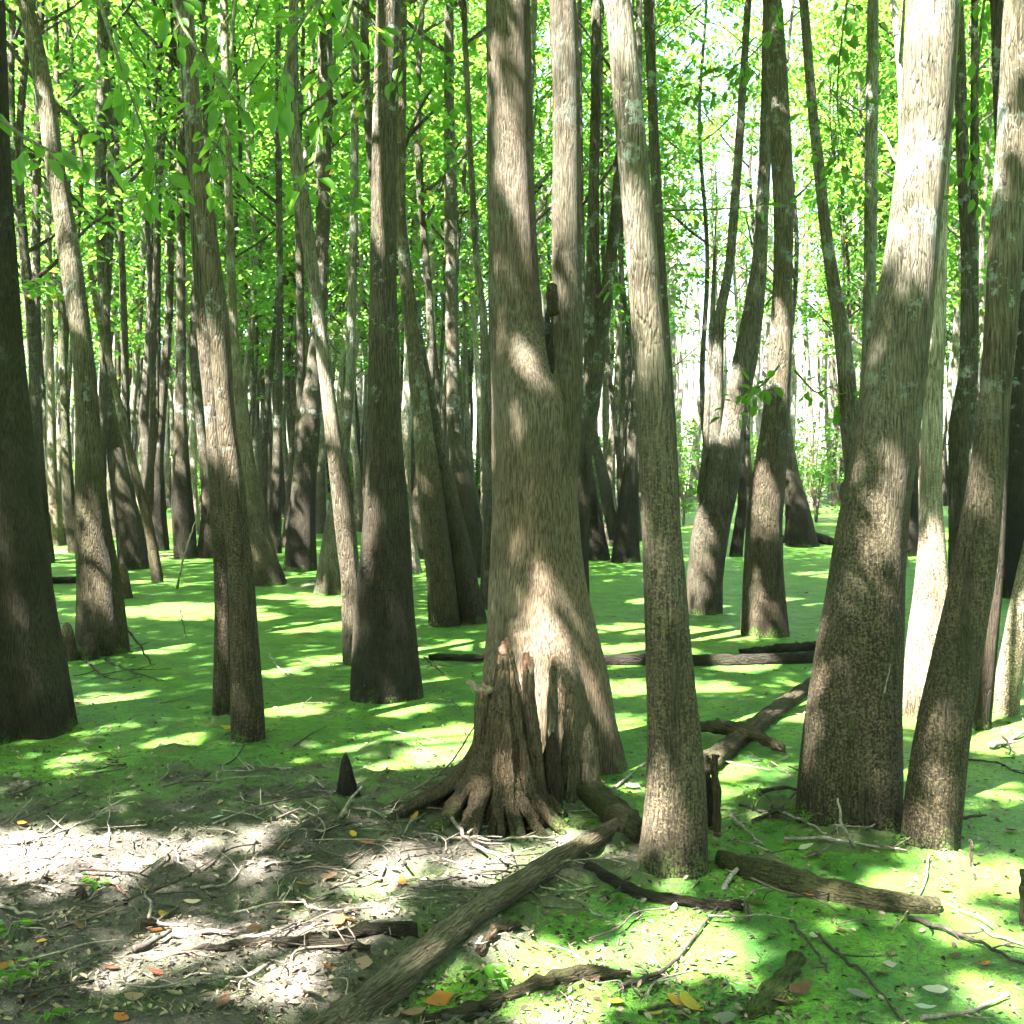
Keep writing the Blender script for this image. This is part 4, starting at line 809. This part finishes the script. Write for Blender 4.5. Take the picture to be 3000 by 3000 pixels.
TW = [([(-20, 1600), (60, 1592), (125, 1570), (215, 1520)], .008, 'pale branched stick along the top of the sunlit mud patch at left', PALE, 4),
 ([(-10, 1580), (30, 1545), (64, 1500, 4.95)], .006, 'pale thin stick slanting up at the left edge above the sunlit mud', PALE, 0),
 ([(70, 1592), (100, 1570), (125, 1548)], .006, 'short pale stick crossing the branched stick at left', PALE, 1),
 ([(204, 1600), (206, 1550, 4.65), (208, 1490, 4.65)], .0035, 'thin upright pale sprout at the right end of the branched stick', PALE, 0),
 ([(140, 1663), (185, 1668), (248, 1690)], .009, 'reddish stick on mud below the sunlit patch at left', (.17, .10, .085), 1),
 ([(380, 1680), (440, 1655), (482, 1596)], .006, 'curved pale twig on the shaded mud in the lower left', PALE, 1),
 ([(232, 1705), (330, 1668), (400, 1635), (444, 1568)], .006, 'long thin dark twig slanting over the lower left mud', DARK, 2),
 ([(330, 1618), (342, 1635), (358, 1648)], .005, 'short pale twig at the right end of the sunlit mud patch', PALE, 0),
 ([(-20, 1710), (30, 1722), (70, 1734)], .008, 'pale stick on the mud at the left edge, below the sunlit patch', PALE, 0),
 ([(325, 1772), (390, 1764), (455, 1770)], .011, 'brown stick lying level in the lower left mud', (.15, .11, .095), 1),
 ([(420, 1792), (470, 1778), (535, 1772)], .009, 'pale bent stick just above the dark bare branch', PALE, 1),
 ([(252, 1800), (290, 1785), (318, 1770)], .014, 'dark stubby stick at the left end of the sunlit mud', DARK, 1),
 ([(452, 1502), (475, 1522), (486, 1548)], .005, 'pale curved twig on the green edge of the mud', PALE, 0),
 ([(388, 1468), (440, 1438), (462, 1408)], .006, 'dark twig on the duckweed below the twin foreground trunks', DARK, 1),
 ([(555, 1412), (590, 1388), (618, 1374)], .005, 'dark twig floating left of the pointed knee', DARK, 1),
 ([(848, 1553), (893, 1600), (940, 1628), (978, 1645)], .010, 'bent dark stick between the stump and the long bare log', (.13, .10, .085), 2),
 ([(716, 1640), (745, 1592), (805, 1540)], .008, 'brown stick slanting up to the left foot of the stump', MID_, 1),
 ([(862, 1562), (980, 1552), (1045, 1525)], .010, 'dark stick lying level right in front of the stump', (.11, .085, .075), 1),
 ([(815, 1588), (930, 1592), (1045, 1586)], .008, 'pale stick lying level a little below the stump', (.26, .21, .17), 2),
 ([(644, 1545), (662, 1515), (682, 1484, 4.95)], .012, 'thick pale stick end leaning on the pointed knee', PALE, 0),
 ([(738, 1520), (840, 1450, 5.25), (900, 1362, 5.2)], .007, 'long thin stick leaning against the left side of the stump', MID_, 2),
 ([(1170, 1868), (1255, 1838), (1305, 1780), (1368, 1698)], .008, 'long dark curved twig in the duckweed below the slim speckled trunk', DARK, 1),
 ([(958, 1600), (974, 1640), (984, 1665)], .007, 'dark twig pointing down at the middle of the long bare log', DARK, 2),
 ([(1000, 1632), (1045, 1608), (1085, 1588)], .006, 'pale twig near the upper end of the long bare log', PALE, 1),
 ([(1158, 1492), (1195, 1462), (1236, 1428)], .008, 'pale twig leaning left at the back of the slim speckled trunk', PALE, 1),
 ([(1470, 1536), (1530, 1562), (1560, 1580)], .008, 'pale twig sloping down to the forked stick in front of the swollen trunk', PALE, 0),
 ([(1480, 1585), (1560, 1588), (1640, 1596), (1712, 1612)], .009, 'long pale stick lying in front of the swollen trunk', PALE, 1),
 ([(1612, 1592), (1590, 1560, 4.45), (1580, 1508, 4.45)], .010, 'pale forked stick standing up in front of the swollen trunk', PALE, 1),
 ([(1752, 1618), (1742, 1678), (1684, 1765)], .005, 'thin drooping twig at the end of the dark mossy log', (.2, .16, .1), 0),
 ([(1535, 1765), (1620, 1835), (1712, 1935)], .006, 'long thin dark twig slanting to the bottom edge at lower right', DARK, 1),
 ([(1490, 1745), (1545, 1815), (1562, 1845)], .006, 'short dark twig left of the long slanting twig at lower right', DARK, 2),
 ([(1735, 1926), (1820, 1916), (1905, 1886)], .009, 'pale stick at the bottom right corner', PALE, 2),
 ([(1715, 1735), (1800, 1768), (1945, 1830)], .010, 'dark twiggy branch floating at the right edge', DARK, 4),
 ([(1800, 1550), (1830, 1548), (1860, 1545)], .009, 'dark twig with a knot, right of the leaning speckled trunk', DARK, 2),
 ([(1828, 1435), (1890, 1446), (1945, 1470)], .006, 'dark twig near the right edge below the sunlit leaning trunk', DARK, 2),
 ([(1890, 1385, 6.2), (1915, 1425, 6.1), (1945, 1490)], .008, 'dark leaning twig at the right edge', DARK, 2),
 ([(1870, 1415), (1900, 1405), (1940, 1385)], .018, 'short broken stick floating at the right edge', MID_, 1),
 ([(160, 1243), (190, 1275), (230, 1290)], .009, 'dark curved twig at the foot of the left bending trunk', DARK, 2),
 ([(200, 1248), (250, 1272), (312, 1288)], .008, 'dark twig curving right from the left bending trunk', DARK, 4),
 ([(215, 1160, 9.0), (258, 1210, 9.0), (285, 1255)], .012, 'dark drooping branch leaning on the left bending trunk', DARK, 6),
 ([(508, 1238), (525, 1262), (552, 1282)], .007, 'white twig on the duckweed right of the twin foreground trunks', PALE, 3),
 ([(800, 1243), (825, 1265), (848, 1282)], .008, 'dark twig on the duckweed right of the very dark trunk', DARK, 1),
 ([(334, 1112), (350, 1040, 13.5), (368, 985, 13.5)], .016, 'pale pole leaning up far back behind the twin foreground trunks', PALE, 0),
 ([(338, 1150), (346, 1180), (352, 1205)], .007, 'thin dark twig in the sunlit duckweed at left', DARK, 0),
 ([(1430, 1500), (1480, 1492), (1545, 1508)], .012, 'dark branch in the tangle left of the swollen trunk', DARK, 4),
 ([(1420, 1555), (1470, 1520), (1520, 1480)], .009, 'dark stick slanting through the tangle left of the swollen trunk', DARK, 3),
 ([(1380, 1540), (1400, 1565), (1440, 1600)], .010, 'grey stick at the lower end of the tangle', (.24, .2, .18), 2),
 ([(1395, 1520), (1450, 1530), (1500, 1550)], .008, 'dark twig lying level in the tangle', DARK, 3),
 ([(1365, 1680), (1390, 1650), (1420, 1640)], .012, 'pale broken root end by the foot of the slim speckled trunk', (.3, .26, .22), 2),
 ([(1668, 1310, 4.62), (1672, 1290, 4.62), (1682, 1250, 4.65)], .004, 'thin pale twig leaning on the swollen trunk', PALE, 0),
 ([(1600, 1700), (1630, 1710), (1640, 1730)], .006, 'dark twig floating below the dark mossy log', DARK, 1),
 ([(1850, 1755), (1880, 1770), (1940, 1790)], .007, 'thin twig in the sunlit duckweed at the right edge', MID_, 2),
 ([(560, 1700), (590, 1720), (640, 1728)], .006, 'thin pale twig left of the long bare log', PALE, 1),
 ([(500, 1640), (560, 1628), (620, 1640)], .006, 'pale twig level on the mud amid the lower left litter', PALE, 2),
 ([(590, 1585), (640, 1560), (700, 1555)], .007, 'dark twig amid the litter left of the stump', DARK, 3),
 ([(640, 1640), (700, 1610), (740, 1600)], .005, 'fine brown twig amid the litter left of the stump', MID_, 3),
 ([(700, 1700), (760, 1690), (830, 1700)], .005, 'fine pale twig on the mud above the long bare log', PALE, 2),
 ([(1205, 1915), (1260, 1900), (1310, 1910)], .006, 'dark twig at the bottom edge in the duckweed', DARK, 2),
 ([(836, 1932), (880, 1925), (935, 1920)], .010, 'dark stick lying level at the bottom edge right of the long log', DARK, 0)]
for i, (p, w, lab, tone, side) in enumerate(TW): twig(p, w, lab, tone, 300+i, side)

def zone(px, py):
    if py < 1420: return 'on the duckweed in the middle distance'
    if px < 640 and py < 1560: return 'on the green edge of the mud at left'
    if px+ (py-1560)*1.55 < 1180 and px < 640: return 'on the open mud at lower left'
    if px+(py-1560)*1.6 < 1160: return 'in the litter around the stump'
    if px < 1180: return 'on the mud right of the long bare log'
    if py < 1640: return 'around the tangle and the swollen trunk'
    return 'on the duckweed at lower right'
# small repeated twigs: six shapes copied
def twig_mesh(seed):
    r = np.random.default_rng(seed); mb = MB(); L = r.uniform(.16, .34)
    S = spline([[-L/2, 0, 0], [-L/6, r.normal(0, .02), .008], [L/6, r.normal(0, .03), .004], [L/2, r.normal(0, .03), 0]], 14); w = r.uniform(.0025, .0055); mb.tube(S, np.linspace(w, w*.5, 14), 5)
    for _ in range(r.integers(0, 3)):
        i = r.integers(3, 11); a = r.choice([-1, 1])*r.uniform(.5, 1.1); l = L*r.uniform(.15, .4); mb.tube([S[i], S[i]+np.array([math.cos(a), math.sin(a), r.uniform(0, .5)])*l], [w*.6, w*.3], 4)
    return mb.mesh('twig', M_STICK)
TM = [twig_mesh(i) for i in range(8)]
def scatter_twigs(n, box, mid_bias=None):
    for _ in range(n):
        px = random.uniform(box[0], box[2]); py = random.uniform(box[1], box[3]); g = G(px, py)
        z = zone(px, py); tone, nm = random.choice([(PALE, 'pale'), (MID_, 'brown'), (DARK, 'dark')])
        o = link('twig', TM[random.randrange(8)], None, (g[0], g[1], g[2]+.008+random.uniform(0, .015)), tone); o.rotation_euler = (random.gauss(0, .12), random.gauss(0, .12), random.uniform(0, 6.28)); s = random.uniform(.6, 1.3); o.scale = (s, s, s)
        tag(o, f'small {nm} twig lying loose {z}', 'twig', f'small {nm} twigs {z}')
scatter_twigs(80, (540, 1480, 1120, 1690)); scatter_twigs(70, (0, 1440, 640, 1920)); scatter_twigs(30, (1330, 1430, 1700, 1620)); scatter_twigs(18, (1000, 1660, 1930, 1925)); scatter_twigs(55, (150, 1180, 1500, 1460))

# ------------------------------------------------------------------ fallen leaves
def leaf_mesh(seed, lob=0):
    r = np.random.default_rng(seed); nu, nv = 9, 7; V = []
    curl = r.uniform(.1, .5); cup = r.uniform(-.25, .35); tw = r.uniform(-.6, .6)
    for i in range(nu):
        u = i/(nu-1); w = .27*math.sin(math.pi*min(u*1.02+.01, 1))**.8*(1+.15*math.sin(u*9+seed))
        for j in range(nv):
            v = (j/(nv-1)-.5)*2; V.append([u-.5, v*w, curl*(u-.5)**2+cup*(v*w)**2*3+tw*(u-.5)*v*w+r.normal(0, .006)])
    Fc = [(i*nv+j, i*nv+j+1, (i+1)*nv+j+1, (i+1)*nv+j) for i in range(nu-1) for j in range(nv-1)]
    return mesh_from('fallen_leaf', np.array(V), Fc, M_DRY)
LM = [leaf_mesh(i) for i in range(9)]
COL = {'orange': (.40, .15, .035), 'yellow': (.46, .31, .04), 'brown': (.13, .07, .035), 'tan': (.28, .19, .115), 'pale': (.40, .35, .27), 'white': (.50, .47, .43), 'red': (.22, .06, .035), 'grey': (.17, .17, .14)}
LV = '''43,1558,y 248,1526,w 415,1518,t 602,1570,p 560,1710,o,1.3 572,1621,w 362,1696,p 308,1733,y 280,1745,r,1.2 290,1761,o 573,1673,o 273,1681,o,.8 80,1781,y 620,1826,o,1.1 230,1928,o
253,1888,t,1.2 580,1878,p,1.2 637,1745,o,1.2 577,1771,t 340,1368,o 427,1375,y,1.3 152,1455,b 32,1473,p 110,1911,t 13,1825,o 293,1841,r,.8 410,1545,w,.9 267,1551,t 759,1670,o,1.1 746,1635,w 724,1673,p,.8
797,1656,p,.9 781,1548,o,1.2 692,1593,o,1.2 667,1578,y,.7 1004,1568,o,1.7 987,1555,t 656,1740,o,1.1 909,1781,w,1.5 829,1891,o,1.5 766,1918,t,1.7 1164,1898,y 1279,1896,y,1.2 1121,1731,w 1167,1701,r,.8
1272,1716,p,.8 1244,1698,g,1 1076,1906,b 684,1823,t,1.4 804,1491,y,.7 1001,1793,o,.8 1237,1918,y,.8 754,1510,t,.7 1194,1488,g,1.6 1535,1616,t,1.2 1521,1603,w 1628,1608,b 1650,1610,p,.7 1916,1571,r,1.4
1530,1691,o,.8 1431,1708,b,1.2 1410,1721,w 1631,1700,t,.8 1590,1760,b 1536,1771,p 1371,1806,p,1.1 1801,1808,b 1855,1825,o,.7 1510,1873,b,1.7 1478,1895,b,1.7 1765,1875,w,1.2 1621,1885,g,1.4 1305,1901,y,1.6
1368,1928,g,1.3 1678,1825,p,.8 1783,1683,o 1478,1596,r,.9 1746,1908,w 1478,1435,p,1.3 1395,1476,p,.9 1488,1415,p,.9 1660,1840,b 960,1540,b 1060,1600,b 880,1650,p,.8 700,1640,b 530,1600,b
620,1660,b 480,1760,b 350,1800,b,.8 180,1620,b,.8 90,1660,b 150,1750,b 210,1830,b 420,1900,b,1.2 330,1880,t 60,1890,b 1460,1770,b,.8 1560,1640,b 1700,1720,b 1880,1690,b,.8 1330,1860,t,.8 1120,1850,b
560,1255,b 610,1300,t 300,1300,b 260,1350,t,.8 520,1340,o,.8 150,1330,b 450,1250,b,.8 700,1350,b 620,1345,t 1190,1320,b 1200,1210,b 1420,1330,o,.8 1380,1290,b 1560,1150,b,1.5 1520,1120,b,1.5 1500,1080,b,1.5'''
KEY = dict(o='orange', y='yellow', b='brown', t='tan', p='pale', w='white', r='red', g='grey')
for i, tok in enumerate(LV.split()):
    q = tok.split(','); px, py = float(q[0]), float(q[1]); c = KEY[q[2]]; s = float(q[3]) if len(q) > 3 else 1.0; g = G(px, py); z = zone(px, py)
    o = link('fallen_leaf', LM[i % 9], None, (g[0], g[1], g[2]+.012), tuple(v*random.uniform(.85, 1.15) for v in COL[c])); sc = .060*s*random.uniform(.9, 1.15); o.scale = (sc, sc, sc)
    o.rotation_euler = (random.gauss(.1, .3), random.gauss(0, .22), random.choice([0, math.pi])+random.gauss(0, .6))
    big_ = 'large' if s > 1.25 else 'small' if s < .85 else 'medium'
    tag(o, f'{big_} {c} fallen leaf lying {z}', 'leaf', f'{big_} {c} fallen leaves {z}')

# crumbs of litter nobody could count
r = np.random.default_rng(17); n = 14000; pts = []
while len(pts) < n:
    px = r.uniform(-40, 1970); py = r.uniform(1230, 1960)**1.0; x, y, _ = G0(px, py)
    w = .95 if bank_sd(np.array([x]), np.array([y]))[0] > -.55 else (.45 if fbm(np.array([[x*1.6, y*1.6, 0]]), 44, 2)[0] > .50 else .26)
    if r.uniform() < w: pts.append((x, y))
for e_, o_, *_r in PENDING[:40]:
    if 3 < o_[1] < 13:
        tr = next(c for c in e_.children if c.name.startswith('trunk')); rb = max(v.co.x for v in tr.data.vertices[36*6:36*7])
        for _ in range(70):
            a_ = r.uniform(0, 6.28); q_ = rb*r.uniform(1.0, 1.15)+abs(r.normal(0, .09)); pts.append((o_[0]+q_*math.cos(a_), o_[1]+q_*math.sin(a_)))
n = len(pts)
pts = np.array(pts); Z = np.maximum(height(pts[:, 0], pts[:, 1]), 0)+.004; P = np.column_stack([pts, Z]); a = r.uniform(0, 6.28, n)
L = r.uniform(.008, .034, n); thin = r.uniform(0, 1, n) < .5
me = leaves_mesh('leaf_litter', P, np.stack([np.cos(a), np.sin(a), r.normal(0, .25, n)], -1), np.stack([r.normal(0, .4, n), r.normal(0, .4, n), np.ones(n)], -1), L*np.where(thin, 1.5, 1), np.where(thin, .004, L*.5), r.uniform(0, 1, n)**1.6, M_LITTER, .3, -.1)
o = link('leaf_litter', me); o['kind'] = 'stuff'

# small weeds and seedlings
def weed(px, py, label, seed, h=.10, n=7, leaf=.05, name='weed'):
    g = G(px, py); r = np.random.default_rng(seed); e = empty(name, g, label, 'plant'); mb = MB(); B, D = [], []
    for i in range(n):
        a = r.uniform(0, 6.28); q = np.array([math.cos(a), math.sin(a), 0])*h*r.uniform(.2, .7)+[0, 0, h*r.uniform(.4, 1)]; mb.tube(spline([[0, 0, -.01], q*[.3, .3, .6], q], 6), np.linspace(.002, .001, 6), 4); B.append(q); D.append([math.cos(a), math.sin(a), -.1])
        B.append(q*[.5, .5, .75]); D.append([math.cos(a+1.2), math.sin(a+1.2), .1])
    link('stem', mb.mesh('stem', M_STICK), e, None, (.10, .14, .05)); k = len(B); L = leaf*r.uniform(.7, 1.2, k)
    link('foliage', leaves_mesh('foliage', np.array(B), np.array(D), np.stack([r.normal(0, .3, k), r.normal(0, .3, k), np.ones(k)], -1), L, L*.45, r.uniform(.3, .97, k), M_NEARLEAF), e)
weed(20, 1870, 'green broad leaved weed at the left edge near the bottom corner', 1, .08, 7, .045); weed(70, 1845, 'small green weed right of the corner weed at lower left', 2, .05, 4, .035); weed(20, 1775, 'green weed at the left edge of the mud', 3, .07, 5, .045)
weed(90, 1935, 'low weed at the bottom left corner', 4, .05, 4, .035); weed(180, 1680, 'tiny green seedling by the tiny pinkish knee', 5, .06, 5, .045); weed(1040, 1440, 'bright green seedling growing between the stump and the pale knees', 6, .16, 6, .045)
weed(870, 1500, 'green grassy leaf at the left roots of the stump', 7, .08, 4, .08); weed(1060, 1535, 'tiny green seedling right of the stump roots', 8, .08, 5, .03); weed(915, 1858, 'small green weed right of the long bare log', 9, .09, 4, .06)
weed(1420, 1530, 'pale lichened sprig in the tangle left of the swollen trunk', 10, .14, 8, .03); weed(1580, 1650, 'green tuft on the dark mossy log', 11, .07, 8, .025); weed(1520, 1560, 'green tuft at the left foot of the swollen trunk', 12, .07, 9, .025); weed(1690, 1600, 'green tuft between the swollen trunk and its leaning neighbour', 13, .06, 9, .022)



# the pale air between the trees
hv = MB(); X0, X1, Y0, Y1, Z0, Z1 = -140, 140, -50, 140, -2.0, 26
hv.add([(x, y, z) for z in (Z0, Z1) for x, y in ((X0, Y0), (X1, Y0), (X1, Y1), (X0, Y1))], [(3, 2, 1, 0), (4, 5, 6, 7), (0, 1, 5, 4), (1, 2, 6, 5), (2, 3, 7, 6), (3, 0, 4, 7)])
mh, th = mat('haze_air'); kh = N(th); kh.n('ShaderNodeOutputMaterial', {'Volume': kh.n('ShaderNodeVolumePrincipled', {'Color': (.93, .97, 1.0, 1), 'Density': .0004, 'Anisotropy': .2}).outputs[0]})
hz_ = link('haze', mesh_from('haze', np.concatenate(hv.V), hv.F, mh, None, False)); hz_['kind'] = 'stuff'

# ------------------------------------------------------------------ camera, sun, sky
cam = bpy.data.cameras.new('camera'); co = bpy.data.objects.new('camera', cam); C.objects.link(co)
cam.sensor_fit = 'AUTO'; cam.sensor_width = 36; cam.lens = 36*F/1932; cam.shift_y = (HY-CX)/1932*1.0
cam.clip_end = 1500; co.location = (0, 0, EYE); co.rotation_euler = (math.pi/2, 0, 0); scene.camera = co
sd = bpy.data.lights.new('sun', 'SUN'); sd.energy = 5.0; sd.angle = math.radians(.5); sd.color = (1.0, .96, .90)
so_ = bpy.data.objects.new('sun', sd); C.objects.link(so_); so_.rotation_euler = Vector(SUN).to_track_quat('Z', 'Y').to_euler(); so_.location = (-10, -10, 30)
w = bpy.data.worlds.new('World'); scene.world = w; w.use_nodes = True; nt_ = w.node_tree; bg = nt_.nodes['Background']
sky = nt_.nodes.new('ShaderNodeTexSky'); sky.sky_type = 'NISHITA'; sky.sun_disc = False; sky.sun_elevation = EL; sky.sun_rotation = math.atan2(SUN[0], SUN[1]); sky.dust_density = 2.0
nt_.links.new(sky.outputs[0], bg.inputs['Color']); bg.inputs['Strength'].default_value = .05
scene.view_settings.view_transform = 'Standard'; scene.view_settings.look = 'None'; scene.view_settings.exposure = 4.4; scene.view_settings.gamma = 1
scene.render.engine = 'CYCLES'; cy = scene.cycles
cy.max_bounces = 6; cy.diffuse_bounces = 4; cy.glossy_bounces = 2; cy.transmission_bounces = 3; cy.adaptive_threshold = .03; cy.sample_clamp_indirect = 8
cy.use_denoising = True
